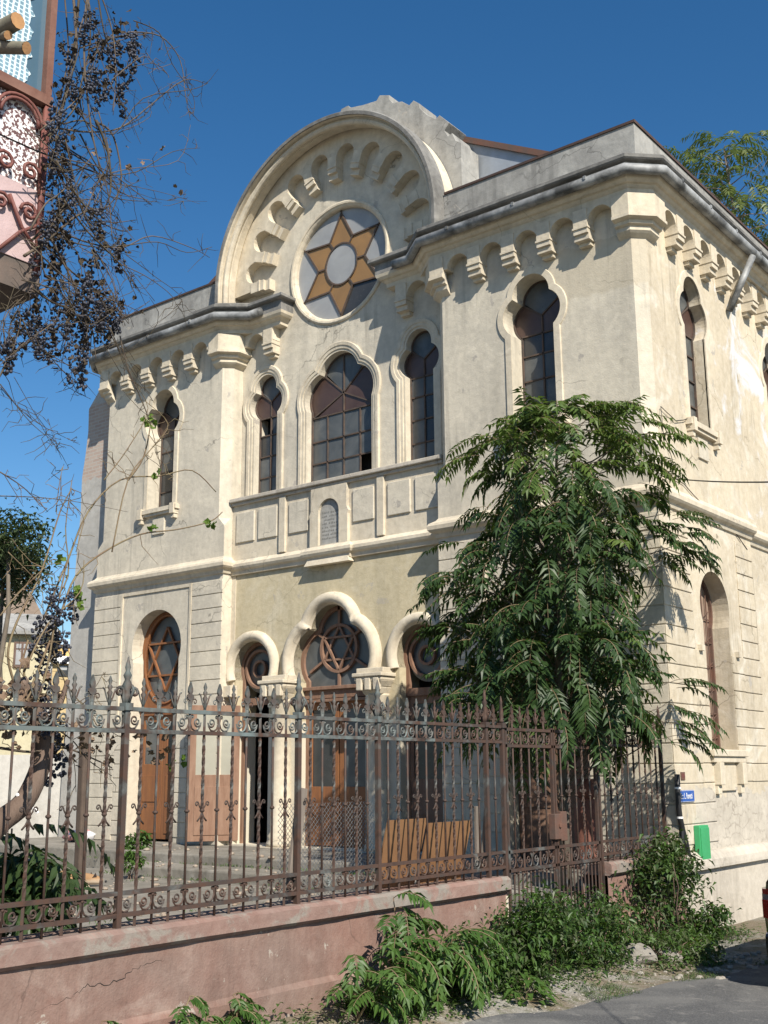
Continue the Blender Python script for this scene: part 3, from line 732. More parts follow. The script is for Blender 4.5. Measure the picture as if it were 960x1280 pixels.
for x in (-7.10, -4.90):
    m = MB(); m.box(x-.075, x+.075, YB-.045, YB+.01, 3.74, 4.74); m.build('balcony_pilaster', M['cream'], BY, bevel=.01)
ta = MB()
op = [(-6.23, 3.74)] + [(-6.23, 4.30)] + arc(-6, 4.30, .23, PI, 0, 14)[1:-1] + [(-5.77, 4.30), (-5.77, 3.74)]
sh = [(-6.42, 3.55), (-5.58, 3.55), (-5.58, 4.22), (-5.56, 4.27), (-5.60, 4.34), (-5.60, 4.74), (-6.40, 4.74), (-6.40, 4.34), (-6.44, 4.27), (-6.42, 4.22)]
ta.plate([sh, op], FY, YB-.065, YB+.01)
ta.hexa([(-6.5, YB-.12, 3.40), (-5.5, YB-.12, 3.40), (-5.5, YB+.01, 3.40), (-6.5, YB+.01, 3.40), (-6.42, YB-.075, 3.55), (-5.58, YB-.075, 3.55), (-5.58, YB+.01, 3.55), (-6.42, YB+.01, 3.55)])
TA = ta.build('tablet_frame', M['cream'], BY)
tb = MB(); tri = tessellate_polygon([[Vector((u, v, 0)) for u, v in op]]); tb.add([(u, YB-.012, v) for u, v in op], [tuple(t) for t in tri])
TB = tb.build('stone_tablet', M['grey'], TA, fix=False)
ins = MB()
for r in range(8):
    z = 4.29-r*.064; x = -6.18
    while x < -5.82:
        w = rnd.uniform(.012, .03)
        if rnd.random() < .85: ins.box(x, x+w, YB-.015, YB-.0125, z, z+rnd.choice((.02, .028, .034)))
        x += w+rnd.uniform(.008, .02)
# worn carving of the tablet: kept within the tablet's own mesh
ins_me = ins.mesh('inscription', flat('worn carving', (.20, .195, .18), .9))
bm = bmesh.new(); bm.from_mesh(TB.data); nf = len(bm.faces); bm.from_mesh(ins_me); bm.faces.ensure_lookup_table()
for f_ in bm.faces[nf:]: f_.material_index = 1
bm.to_mesh(TB.data); bm.free(); TB.data.materials.append(ins_me.materials[0]); bpy.data.meshes.remove(ins_me)

# ---- porch: thick torus arches, columns with capitals, doors
def torus(mb, path, w, d0, proud):
    steps = [(0, d0+.25), (0, d0-.02)]
    for i in range(9):
        a = PI*i/8; steps.append((w/2-w/2*math.cos(a)*.96, d0-.02-proud*math.sin(a)))
    steps += [(w, d0+.01)]
    mb.loft([[FY(u, v, d) for u, v in path(o)] for o, d in steps], caps=True)
m = MB(); m.smooth = True; torus(m, lambda o: [p for p in trefoil(-6, *PC, off=o)][1:-1] , .215, YP, .115); m.build('porch_arch', M['cream'], BLD)
for x in PXS:
    m = MB(); m.smooth = True; torus(m, lambda o: horseshoe(x, *PS, off=o)[1:-1], .185, YP, .09); m.build('porch_arch', M['cream'], BLD)
YC = .16
for x in (-7.04, -4.96):
    c = MB(); c.smooth = True
    c.lathe([(.235, ZF), (.235, ZF+.06), (.20, ZF+.12), (.22, ZF+.17), (.17, ZF+.23), (.165, .1), (.155, 1.14), (.18, 1.17), (.18, 1.2)], (x, YC, 0), 18)
    c.smooth = False; c.box(x-.26, x+.26, YC-.25, YC+.20, ZF-.02, ZF+.0)
    CO = c.build('column', M['cream'], BLD)
    k = MB()
    for z0, z1, a, b in ((1.19, 1.30, .16, .21), (1.30, 1.40, .21, .27), (1.40, 1.46, .27, .27), (1.46, 1.52, .30, .30)):
        k.hexa([(x-a, YC-a, z0), (x+a, YC-a, z0), (x+a, YC+a*.5, z0), (x-a, YC+a*.5, z0), (x-b, YC-b, z1), (x+b, YC-b, z1), (x+b, YC+b*.5, z1), (x-b, YC+b*.5, z1)])
    for sx in (-1, 0, 1):
        k.box(x+sx*.17-.055, x+sx*.17+.055, YC-.285, YC-.20, 1.25, 1.44)
    k.build('capital', M['cream'], CO, bevel=.012)
    p = MB(); p.box(x-.27, x+.27, YC-.22, YP, 1.52, 1.60); p.build('impost', M['cream'], CO, bevel=.01)
for x in (-8.28, -3.72):
    k = MB(); k.box(x-.09, x+.09, YP-.16, YP+.01, 1.30, 1.50); k.build('impost', M['cream'], BLD, bevel=.01)

def leaf_door(x0, x1, z0, z1, y, parent, m, gm, gz0, pan=2, name='door_leaf', fm=FY):
    d = MB(); mid = gz0
    d.plate([[(x0, z0), (x1, z0), (x1, z1), (x0, z1)], [(x0+.11, mid), (x1-.11, mid), (x1-.11, z1-.12), (x0+.11, z1-.12)]], fm, y, y+.05)
    w = x1-x0; hh = (mid-.12-z0-.1)/pan
    for k in range(pan):
        a, b = z0+.10+k*hh, z0+.10+(k+1)*hh-.08
        if b > a+.05: d.plate([[(x0+.10, a), (x1-.10, a), (x1-.10, b), (x0+.10, b)]], fm, y-.014, y+.01)
    o = d.build(name, m, parent, bevel=.004)
    g = MB(); g.plate([[(x0+.10, mid-.01), (x1-.10, mid-.01), (x1-.10, z1-.11), (x0+.10, z1-.11)]], fm, y+.02, y+.03)
    g.build('pane', gm, o); return o
def star_tracery(mb, c, zc, r, y, w=.04, ringr=None):
    pts = [(c+r*math.cos(PI/2+k*PI/3), zc+r*math.sin(PI/2+k*PI/3)) for k in range(6)]
    for t in ((0, 2, 4), (1, 3, 5)):
        for i in range(3):
            a, b = pts[t[i]], pts[t[(i+1) % 3]]; mb.bar((a[0], y+(0 if t[0] else .012), a[1]), (b[0], y+(0 if t[0] else .012), b[1]), w, .035)
# wing doors: round star light over a double door
for f in (lambda x: x, mir):
    c = f(DOORC); y = .26
    fr = MB()
    ro, ri = .685, .60
    cir = lambda r: [(c+r*math.cos(2*PI*i/40), 1.98+r*1.08*math.sin(2*PI*i/40)) for i in range(41)]
    oo = horseshoe(c, .635, 2.31, .685, 1.18, 0)
    fr.plate([oo, [(c+.57*math.cos(2*PI*i/40), 2.10+.80*math.sin(2*PI*i/40)) for i in range(40)]], FY, y, y+.06)
    fr.loft([[FY(c+a*math.cos(2*PI*i/40), 2.10+b_*math.sin(2*PI*i/40), y+d) for i in range(41)] for a, b_, d in ((.57, .80, .05), (.57, .80, -.02), (.60, .83, -.03), (.615, .845, 0))])
    star_tracery(fr, c, 2.10, .60, y+.01, .045)
    DR = fr.build('door', M['wood'], BLD)
    g = MB(); g.add([(c+.58*math.cos(2*PI*i/40), y+.05, 2.10+.81*math.sin(2*PI*i/40)) for i in range(40)], [tuple(range(40))]); g.build('pane', M['glass'], DR, fix=False)
    tr = MB(); tr.box(c-.63, c+.63, y-.05, y+.06, 1.06, 1.18); tr.box(c-.63, c+.63, y-.09, y+.03, 1.16, 1.20); tr.build('transom', M['wood'], DR, bevel=.006)
    wm = M['wood'] if c < -6 else M['woodold']
    leaf_door(c-.625, c-.005, ZF+.02, 1.06, y, DR, wm, M['glass'], .18); leaf_door(c+.005, c+.625, ZF+.02, 1.06, y, DR, wm, M['glassdark'], .18)
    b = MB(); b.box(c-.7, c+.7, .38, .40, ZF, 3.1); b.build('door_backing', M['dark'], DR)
    s_ = MB(); s_.box(c-.75, c+.75, -.25, .30, ZF-.14, ZF); s_.build('door_step', M['concrete'], DR, bevel=.015)
# centre door: trefoil fanlight with star in a ring
fr = MB(); y = .43
fr.loft([[FY(u, v, y+d) for u, v in trefoil(-6, *PC, off=o)] for o, d in ((-.0, .05), (-.0, -.02), (-.07, -.02), (-.07, .05))])
fr.loft([[FY(-6+r*math.cos(2*PI*i/36), 2.02+r*math.sin(2*PI*i/36), y+d) for i in range(37)] for r, d in ((.36, .03), (.36, -.03), (.41, -.03), (.41, .03))])
star_tracery(fr, -6, 2.02, .37, y-.01, .04)
for a in (-90, -150, -30, 90, 150, 30): fr.bar((-6+.40*math.cos(math.radians(a)), y, 2.02+.40*math.sin(math.radians(a))), (-6+.74*math.cos(math.radians(a)), y, 2.02+.74*math.sin(math.radians(a))), .045, .04)
DR = fr.build('door', M['woodold'], BLD)
g = MB(); pth = [p for p in trefoil(-6, *PC, off=-.03) if p[1] > 1.2]; pth = [(pth[0][0], 1.30)] + pth + [(pth[-1][0], 1.30)]
tri = tessellate_polygon([[Vector((u, v, 0)) for u, v in pth]]); g.add([(u, y+.03, v) for u, v in pth], [tuple(t) for t in tri]); g.build('pane', M['glass'], DR, fix=False)
tr = MB(); tr.box(-6.72, -5.28, y-.06, y+.06, 1.20, 1.34); tr.box(-6.72, -5.28, y-.11, y+.04, 1.34, 1.40); tr.box(-6.70, -5.30, y-.09, y+.03, 1.14, 1.19); tr.build('transom', M['woodold'], DR, bevel=.008)
leaf_door(-6.70, -6.01, ZF+.02, 1.14, y, DR, M['wood'], M['glassdark'], -.22); leaf_door(-5.99, -5.30, ZF+.02, 1.14, y, DR, M['wood'], M['glass'], -.22)
b = MB(); b.box(-6.8, -5.2, D+.38, D+.41, ZF, 2.9); b.build('door_backing', M['dark'], DR)
# side porch doors: ring tracery above; the left one stands open
for x in PXS:
    fr = MB(); y = .42
    fr.loft([[FY(u, v, y+d) for u, v in horseshoe(x, *PS, off=o)] for o, d in ((0, .05), (0, -.02), (-.06, -.02), (-.06, .05))])
    fr.loft([[FY(x+r*math.cos(2*PI*i/32), 1.78+r*math.sin(2*PI*i/32), y+d) for i in range(33)] for r, d in ((.30, .03), (.30, -.03), (.345, -.03), (.345, .03))])
    fr.loft([[FY(x+r*math.cos(2*PI*i/24), 1.78+r*math.sin(2*PI*i/24), y+d) for i in range(25)] for r, d in ((.12, .03), (.12, -.03), (.16, -.03), (.16, .03))])
    fr.box(x-.40, x+.40, y-.04, y+.05, 1.16, 1.28)
    DR = fr.build('door', M['woodold'], BLD)
    g = MB(); g.add([(x+.40*math.cos(2*PI*i/32), y+.04, 1.79+.42*math.sin(2*PI*i/32)) for i in range(32)], [tuple(range(32))]); g.build('pane', M['glass'], DR, fix=False)
    if x < -6:
        # leaf swung out towards the courtyard
        A = atY(302, 1049, .33); B = atZ(243.5, 1057.5, A.z)
        B = Vector((-8.17-.62, -.52, A.z)) if True else B
        A = Vector((-8.17, .30, ZF+.03))
        dv = (B-A); dv.z = 0; L = .86; dv = dv.normalized()
        fm = lambda u, v, d: (A.x+dv.x*u + (-dv.y)*d*-1, A.y+dv.y*u + dv.x*d*-1, v)
        leaf_door(0, L, ZF+.05, 1.16, 0, DR, M['woodold'], M['meshpane'], -.02, 1, 'open_door_leaf', fm)
    else:
        leaf_door(x-.40, x+.40, ZF+.02, 1.16, y, DR, M['woodold'], M['glassdark'], -.1)
        b = MB(); b.box(x-.5, x+.5, D+.36, D+.39, ZF, 2.4); b.build('door_backing', M['dark'], DR)
# ------------------------------------------------------------------ ground, road, courtyard
def hgt(x, y):
    """street side ground: road at -2, a bank rising to the boundary wall"""
    b = max(0, min(1, (1.15 - x)/1.15))
    b = b*b*(3-2*b)
    along = max(0, min(1, (-.2 - y)/2.5))
    near = max(0, min(1, (y+40)/20))
    z = -2.0 + .22*b*along*near
    if x < -.3: z = -2.05
    return z
def gridmesh(xs, ys, fz, name, m, kind='structure'):
    g = MB(); n = len(xs)
    g.v = [(x, y, fz(x, y)) for y in ys for x in xs]
    for j in range(len(ys)-1):
        for i in range(n-1): g.f.append((j*n+i, j*n+i+1, (j+1)*n+i+1, (j+1)*n+i)); g.m.append(0); g.sm.append(True)
    o = g.build(name, m, None, fix=False); o['kind'] = kind; return o
def frange(a, b, n): return [a+(b-a)*i/n for i in range(n+1)]
def earth_mat():
    m, nt, b = mat('verge earth'); co = geo(nt)
    n = noise(nt, co, 1.1, 6, .65, .5); n2 = noise(nt, co, 9, 5, .65); n3 = noise(nt, co, 55, 3)
    c = mix(nt, ramp(nt, n, [(.42, 0.), (.56, 1.)]), (.30, .285, .255), (.20, .165, .12))
    c = mix(nt, ramp(nt, n2, [(.5, 0.), (.65, .8)]), c, (.10, .11, .05))
    c = mix(nt, ramp(nt, n3, [(.6, 0.), (.72, .7)]), c, (.44, .42, .38))
    finish(nt, b, c, .95, 0, .1); bump(nt, b, mth(nt, 'ADD', n2, n3), .7, .03); return m
def asphalt_mat():
    m, nt, b = mat('asphalt'); co = geo(nt)
    n = noise(nt, co, .9, 5, .6, .6); n2 = noise(nt, co, 70, 3); n3 = noise(nt, co, 5, 6, .7)
    c = mix(nt, ramp(nt, n, [(.42, 0.), (.6, 1.)]), (.085, .085, .086), (.145, .142, .136))
    c = mix(nt, ramp(nt, n3, [(.56, 0.), (.66, .75)]), c, (.21, .20, .185))
    c = mix(nt, ramp(nt, n2, [(.45, 0.), (.7, .5)]), c, (.22, .22, .21))
    finish(nt, b, c, .9, 0, .2); bump(nt, b, n2, .5, .01); return m
M['earth'] = earth_mat(); M['asphalt'] = asphalt_mat()
gx = [-400, -150, -60, -20, -.5, -.2, 0, .12, .25, .4, .55, .7, .85, 1.0, 1.15, 1.3, 2, 4, 8, 20, 80, 400]
gy = [-400, -120, -40, -25, -20, -16] + frange(-14, 2, 40) + [4, 8, 14, 20, 40, 90, 200, 400]
gridmesh(gx, gy, lambda x, y: hgt(x, y) - (.02 if x > 1.3 else 0), 'ground', M['earth'])
rd = MB()
def redge(y):
    base = 1.0 + .22*math.tanh((y+4.6)*.9) + .30/(1+math.exp(-(y+2.6)*2.5))
    return base + .06*math.sin(y*2.3)+.04*math.sin(y*5.1+1)
ys = frange(-30, 60, 300); loops = []
for y in ys:
    e = redge(y); loops.append([(e, y, hgt(e, y)+.006), (e+.12, y, hgt(e+.12, y)+.012), (max(1.6, e+.3), y, -1.992), (9.5, y, -1.96)])
rd.loft(loops); o = rd.build('road', M['asphalt'], None, fix=False); o['kind'] = 'structure'
# courtyard: paving, a step, and the terrace along the facade
ct = MB(); ct.box(-40, -.02, -30, .3, -2.2, -1.5); o = ct.build('courtyard', M['concrete'], None); o['kind'] = 'structure'
ct = MB(); ct.box(-13.3, -.35, -1.62, .385, -1.7, ZF-.025); o = ct.build('courtyard_terrace', M['concrete'], None, bevel=.03); o['kind'] = 'structure'
ct = MB(); ct.box(-8.3, -.4, -2.25, -1.615, -1.7, -1.34); o = ct.build('courtyard_steps', M['concrete'], None, bevel=.03); o['kind'] = 'structure'

# ------------------------------------------------------------------ boundary walls
def bwall(y0, y1, label, seg=24, end=0):
    t = thing('boundary_wall', label, 'wall', (0, (y0+y1)/2, -2.0))
    m = MB()
    jl = lambda y, k: .004*math.sin(y*3.1+k)+.003*math.sin(y*7.7+2*k)+.002*math.sin(y*23+3*k)
    ys = frange(y0, y1, seg)
    m.loft([[(-.26, y, -2.2), (-.26, y, -1.14), (.05+jl(y, 0), y, -1.14), (.05+jl(y, 1), y, -1.56), (.075+jl(y, 2), y, -1.60), (.075+jl(y, 2), y, -2.2)] for y in ys], caps=True)
    m.build('wall_body', M['pink'], t)
    c = MB()
    c.loft([[(-.30, y, -1.14), (-.30, y, -1.02+jl(y, 1)*.4), (-.28, y, -1.0), (.065+jl(y, 3)*.6, y, -.995+jl(y, 4)*.6), (.102+jl(y, 5)*.5, y, -1.02+jl(y, 6)*.6), (.105+jl(y, 5)*.5, y, -1.115), (.075, y, -1.14)] for y in ys], closed=True)
    for y in (y0, y1): c.add([(-.30, y, -1.14), (-.30, y, -1.0), (.065, y, -.995), (.102, y, -1.02), (.105, y, -1.115), (.075, y, -1.14)], [(0, 1, 2, 3, 4, 5)])
    c.build('coping', M['coping'], t); return t
BW1 = bwall(-19.0, -4.10, 'long cracked pink boundary wall under the iron fence', 260)
BW2 = bwall(-2.02, -.02, 'short pink boundary wall stub between gate and building corner', 14)
# a crack running across the long wall, and the broken end plaster
jw = lambda y, k: .004*math.sin(y*3.1+k)+.003*math.sin(y*7.7+2*k)
ck = MB()
cp_ = [atX(x, y, .05) for x, y in ((38, 1269), (70, 1254), (92, 1245), (110, 1231), (128, 1231), (150, 1226), (163, 1214), (180, 1206), (200, 1200), (222, 1198))]
L_ = []
for a, b in zip(cp_, cp_[1:]):
    for t in range(5):
        q = a.lerp(b, t/5) + Vector((0, rnd.uniform(-.012, .012), rnd.uniform(-.012, .012)))
        f_ = (q.z+1.14)/-.42; q.x = .05 + jw(q.y, 0)*(1-f_) + jw(q.y, 1)*f_ ; L_.append(q)
ck.tube(L_, [.0035*(1-.8*abs(2*i/len(L_)-1)) for i in range(len(L_))], 4)
ck.build('crack', M['dark'], BW1)
pe = MB()
for k in range(9):
    z = -1.18-k*.07; w = .02+.02*rnd.random(); pe.box(.02, .056, -4.098-w, -4.085, z-.07, z)
pe.build('broken_edge', M['white'] if 0 else M['cream'], BW1)

# ------------------------------------------------------------------ wrought iron
def spiral(cy, cz, r, sg, up, n=14, turns=1.25):
    """flat scroll in the fence plane"""
    p = []
    for i in range(n+1):
        t = i/n; a = t*turns*2*PI; rr = r*(1-.78*t)
        p.append((0, cy+sg*(rr*math.cos(a)), cz+up*rr*math.sin(a)))
    return p
def scroll_pair(m, y, z, h, w):
    """from one bar: small curls under the upper rail, large volutes sweeping down to the next bars"""
    for sg in (-1, 1):
        r = min(h*.30, w*.52); cy = y+sg*w*1.02; cz = z+h*.52
        sp = spiral(cy, cz, r, -sg, -1, 16, 1.45)
        lead = [(0, y+sg*.008, z+h*.88), (0, y+sg*w*.10, z+h*.45), (0, y+sg*w*.32, z+h*.14), (0, y+sg*w*.70, z+h*.02), (0, cy+sg*r*.2, z+h*.06), (0, cy+sg*r*.8, cz-r*.75)]
        m.tube(lead + [(q[0], cy+sg*(cy-q[1])*-1*sg if 0 else 2*cy-q[1], q[2]) for q in sp], .0075, 4)
        m.tube([(0, y+sg*.008, z+h*.55), (0, y+sg*w*.22, z+h*.82)] + spiral(y+sg*w*.36, z+h*.84, h*.10, -sg, 1, 8, 1.2), .007, 4)
def finial_leaf(m, y, z):
    """flat spear leaf with two side lobes"""
    o = [(0, 0), (.010, .015), (.026, .022), (.036, .040), (.030, .058), (.014, .066), (.024, .09), (.020, .115), (0, .165)]
    o = [(a*.9, b*.9) for a, b in o]; pts = o + [(-a, b) for a, b in reversed(o[1:-1])]
    m.plate([[(y+a, z+b) for a, b in pts]], FX, -.008, .008)
def straight_bar():
    m = MB(); m.smooth = True
    m.tube([(0, 0, -1.0), (0, 0, .48)], .0095, 6)
    m.ball((0, 0, -.26), .02, 8, 5, (1, 1, .7)); m.ball((0, 0, .30), .017, 8, 4); m.ball((0, 0, -.80), .016, 8, 4)
    m.smooth = False; finial_leaf(m, 0, .51)
    m.tube([(0, 0, .48), (0, 0, .52)], .012, 6)
    for sg in (-1, 1): m.tube([(0, sg*.012, .45)] + spiral(sg*.045, .515, .025, -sg, 1, 8, 1.1), .005, 4)
    return m.mesh('straight_bar', M['iron'])
def twisted_bar():
    m = MB(); n = 46; L = []
    for i in range(n+1):
        z = -1.0+1.46*i/n; a = i*.62 if -.72 < z < .24 else 0
        L.append([(.0135*math.cos(a+k*PI/2), .0135*math.sin(a+k*PI/2), z) for k in range(4)])
    m.loft(L, closed=True)
    m.smooth = True; m.ball((0, 0, -.26), .019, 8, 5, (1, 1, .8))
    for sg in (-1, 1):
        m.tube([(0, 0, -.27), (0, sg*.03, -.225)] + spiral(sg*.052, -.215, .02, -sg, 1, 8, 1.1), .006, 4)
        m.tube([(0, 0, -.27), (0, sg*.02, -.31), (0, sg*.045, -.335)], .007, 4)
        m.tube([(0, 0, .46), (0, sg*.025, .51), (0, sg*.045, .565), (0, sg*.06, .575)], .007, 4)
    m.lathe([(.010, .46), (.012, .52), (.020, .545), (.009, .56), (.018, .585), (.008, .60), (.015, .625), (.003, .66)], (0, 0, 0), 6)
    return m.mesh('twisted_bar', M['iron'])
def rail(m, y0, y1, z, h=.028, d=.036): m.box(-d/2, d/2, y0, y1, z-h/2, z+h/2)
SBAR, TBAR = straight_bar(), twisted_bar()
def post_mesh(z0=-1.0, knob=True):
    m = MB(); m.box(-.020, .020, -.020, .020, z0, .47)
    m.box(-.034, .034, -.034, .034, .43, .48)
    if knob:
        m.smooth = True
        for sg in (-1, 1):
            m.tube([(0, sg*.02, .47), (0, sg*.03, .52)] + spiral(sg*.065, .555, .037, -sg, 1, 10, 1.2), .012, 5)
            m.tube([(sg*.02, 0, .47), (sg*.05, 0, .53), (sg*.07, 0, .57), (sg*.05, 0, .60)], .010, 5)
        m.lathe([(.026, .48), (.03, .53), (.022, .56), (.036, .60), (.018, .64), (.030, .67), (.014, .70), (.020, .725), (.004, .80)], (0, 0, 0), 8)
    else:
        m.smooth = True; m.lathe([(.02, .48), (.03, .50), (.016, .52), (.024, .55), (.022, .60), (.014, .66), (.017, .69), (.003, .75)], (0, 0, 0), 8)
    return m.mesh('post', M['iron'])
POST, POST2 = post_mesh(), post_mesh(-2.0, False)
def inst(name, me, parent, y, z=0, x=0):
    o = bpy.data.objects.new(name, me); link(o, parent); o.location = (x, y, z); return o
FZ = {'top': .44, 'r2': .29, 'b1': -.775, 'b2': -.915}
def fence(y0, y1, label, posts, name='iron_fence'):
    t = thing(name, label, 'fence', (0, (y0+y1)/2, -1.0))
    for z in FZ.values():
        r = MB(); rail(r, y0, y1, z); r.build('rail', M['iron'], t)
    edges = sorted(set([y0] + posts + [y1])); k = 0
    for a, b in zip(edges, edges[1:]):
        n = max(1, round((b-a)/.146)); s_ = (b-a)/n
        for i in range(n+1):
            y = a+s_*i
            on_post = (i == 0 and a in posts) or (i == n and b in posts)
            if i == n: continue
            if not on_post and i > 0 or (i == 0 and a not in posts):
                inst('straight_bar' if k % 2 else 'twisted_bar', SBAR if k % 2 else TBAR, t, y)
            k += 1
            if k % 2: continue
            sc = MB(); scroll_pair(sc, y, FZ['r2']+.014, FZ['top']-FZ['r2']-.028, s_*.5); sc.build('scroll', M['iron'], t); sc = MB(); scroll_pair(sc, y, FZ['b2']+.014, FZ['b1']-FZ['b2']-.028, s_*.5); sc.build('scroll', M['iron'], t)
    for y in posts: inst('post', POST, t, y)
    return t
fence(-11.0, -4.03, 'long rusty wrought iron fence with spear finials on the pink wall', [-8.80, -7.05, -6.03, -4.33])
f2 = fence(-2.05, -.36, 'short rusty iron fence panel beside the building corner', [-.38])
# gate: two posts, two leaves that reach down to the threshold
G = thing('iron_gate', 'rusty double leaf iron gate with lock box behind the weeds', 'gate', (0, -3.04, -1.9))
for y in (-4.03, -2.05): inst('post', POST2, G, y)
for a, b in ((-3.99, -3.055), (-3.035, -2.09)):
    lf = MB()
    for z in (.42, .255, -.78, -.96): rail(lf, a, b, z, .03, .034)
    for y in (a+.014, b-.014): lf.box(-.017, .017, y-.016, y+.016, -1.72, .45)
    rail(lf, a, b, -1.70, .03, .034)
    n = 6; s_ = (b-a)/n
    for i in range(1, n, 2): scroll_pair(lf, a+s_*i, .27, .135, s_*.5); scroll_pair(lf, a+s_*i, -.945, .15, s_*.5)
    for i in range(2*n):
        y = a+(b-a)*(i+.5)/(2*n)
        if i: lf.tube([(0, y, -1.70), (0, y, -.96)], .009, 6); lf.ball((0, y, -1.0), .016, 6, 4)
    L_ = lf.build('gate_leaf', M['iron'], G)
    for i in range(1, n): inst('straight_bar' if i % 2 else 'twisted_bar', SBAR if i % 2 else TBAR, L_, a+s_*i)
lk = MB(); lk.box(-.03, .05, -3.12, -2.99, -.70, -.44); lk.box(-.03, .045, -2.985, -2.86, -.72, -.42); lk.lathe([(.02, -.02), (.022, .02)], (.055, -3.03, -.56), 8)
lk.build('lock_box', M['rustsheet'], G, bevel=.006)

# ------------------------------------------------------------------ small things on the side wall
sg = thing('street_sign', 'blue enamel street name plate with white lettering on the side wall', 'sign', (.03, .30, -.31))
a, b = atX(851, 988, .03), atX(867.5, 988, .03); z1 = a.z; z0 = atX(860, 1002.5, .03).z
m = MB(); m.box(.0165, .032, a.y-.09, b.y, z0, z1); m.build('plate', flat('blue enamel', (.02, .09, .36), .3), sg, bevel=.006)
m = MB(); 
for q in ((z0+.005, z0+.008), (z1-.008, z1-.005)): m.box(.032, .0335, a.y-.08, b.y-.008, *q)
m.build('border', M['white'], sg)
fc = bpy.data.curves.new('lettering', 'FONT'); fc.body = 'Str. L. Ronetti'; fc.size = .108; fc.extrude = .001; fc.align_x = 'CENTER'; fc.align_y = 'CENTER'
tmp = bpy.data.objects.new('tmp', fc); me = bpy.data.meshes.new_from_object(tmp); bpy.data.objects.remove(tmp)
me.materials.clear(); me.materials.append(M['white'])
me.transform(Matrix.Translation((.0345, (a.y-.09+b.y)/2, (z0+z1)/2)) @ Matrix(((0, 0, 1, 0), (.58, 0, 0, 0), (0, 1, 0, 0), (0, 0, 0, 1))))
link(bpy.data.objects.new('lettering', me), sg)
pq = thing('number_plate', 'small rust brown plate above the blue street sign', 'plate', (.02, .22, -.1))
a, b = atX(850.5, 965, .02), atX(855.5, 965, .02); m = MB(); m.box(.0165, .028, a.y, b.y, atX(853, 975, .02).z, a.z); m.build('plate', M['rustsheet'], pq, bevel=.003)
m = MB(); m.box(.028, .030, a.y+.02, b.y-.02, atX(853, 972, .02).z, a.z-.02); m.build('plate_face', M['maroon'], pq)
gb = thing('meter_box', 'narrow green metal box fixed low on the side wall', 'box', (.06, .6, -.8))
a, b = atX(870.5, 1032, .06), atX(882, 1032, .06); zt_ = a.z
grn = simple('green paint', (.045, .28, .10), (.05, .33, .13), 3, .45)
m = MB(); m.box(.0165, .10, a.y, b.y, -1.15, zt_); m.build('box_body', grn, gb, bevel=.01)
m = MB(); m.box(.10, .112, a.y+.015, b.y-.012, -1.12, zt_-.03); m.build('box_door', grn, gb, bevel=.004)
cb = thing('cable_pipe', 'black cable pipe with white clips climbing the building corner', 'pipe', (.05, .05, -1.1))
pts = [atX(x, y, .055) for x, y in ((846.5, 968), (847, 985), (848, 1005), (850, 1022), (853.5, 1038), (858, 1056), (862, 1075), (866, 1100))]
m = MB(); m.smooth = True; m.tube(pts, .036, 8); m.build('pipe', M['black'], cb)
m = MB(); 
for i in (1, 3): m.tube([pts[i]+Vector((0, 0, -.012)), pts[i]+Vector((0, 0, .012))], .041, 8)
m.build('clip', M['white'], cb)
m = MB(); m.tube([atX(853, 1036, .07), atX(853.5, 1055, .07), atX(856, 1090, .07)], .02, 6); m.build('pipe', M['black'], cb)
# wire from the corner to the street
wr = MB(); A = Vector((.02, .25, 3.90)); B = atX(960, 580, 3.0)+Vector((.4, 0, 0)); pts = []
B = A + (B-A)*2.5
for i in range(25):
    t = i/24; p = A.lerp(B, t); p.z -= .45*4*t*(1-t)*.5; pts.append(p)
wr.tube(pts, .008, 4); o = wr.build('overhead_wire', M['black'], None); tag(o, 'thin black overhead wire running from the building corner over the street', 'wire')
wr = MB(); pts = [atX(x, y, .02) for x, y in ((840, 596), (855, 605), (868, 620), (880, 632), (895, 643), (915, 660), (934, 687))]
wr.tube(pts, .008, 4); o = wr.build('slack_cable', M['black'], None); tag(o, 'slack thin cable drooping down the upper side wall', 'wire')
wr = MB(); wr.tube([atX(x, y, .03) for x, y in ((826, 508), (833, 515), (845, 526), (855, 525), (860, 523))], .007, 4); wr.tube([atX(x, y, .03) for x, y in ((826, 508), (829, 540), (836, 560), (842, 580))], .005, 4)
o = wr.build('slack_cable', M['black'], None); tag(o, 'short stray cable hanging beside the upper side window', 'wire')

# ------------------------------------------------------------------ things lying in the courtyard
def board(px0, px1, ytop, X0, label, m, h=1.05, lean=.28):
    a, b = atX(px0, ytop, X0), atX(px1, ytop, X0); t = MB()
    zt = (a.z+b.z)/2; zb = max(-1.49, zt-h)
    t.hexa([(X0-lean, a.y, zb), (X0-lean, b.y, zb), (X0-lean-.018, b.y, zb), (X0-lean-.018, a.y, zb), (X0, a.y, zt), (X0, b.y, zt), (X0-.018, b.y, zt), (X0-.018, a.y, zt)])
    o = t.build('board', m, None); tag(o, label, 'board', 'boards leaning inside the fence'); return o
board(486, 534, 1024, -.06, 'square tan plywood board leaning inside the fence, left of the pair', M['ply'])
board(537, 590, 1027, -.05, 'wide tan plywood board leaning inside the fence, right of the pair', M['ply'])
def plank(pts, w, label, m=None):
    t = MB(); t.bar(pts[0], pts[1], w, .03, (1, 0, 0)); o = t.build('plank', m or M['greywood'], None, bevel=.004); return tag(o, label, 'plank')
plank([atX(362, 1125, -.05), atX(378, 985, -.04)], .10, 'weathered grey plank tied to the fence post, leaning left')
plank([atX(604, 1085, -.08), atX(609, 1010, -.05)], .07, 'short grey plank leaning behind the fence by the gate')
plank([atX(597, 1085, -.12), atX(596, 1008, -.10)], .06, 'narrow pale grey plank behind the fence right of the plywood')
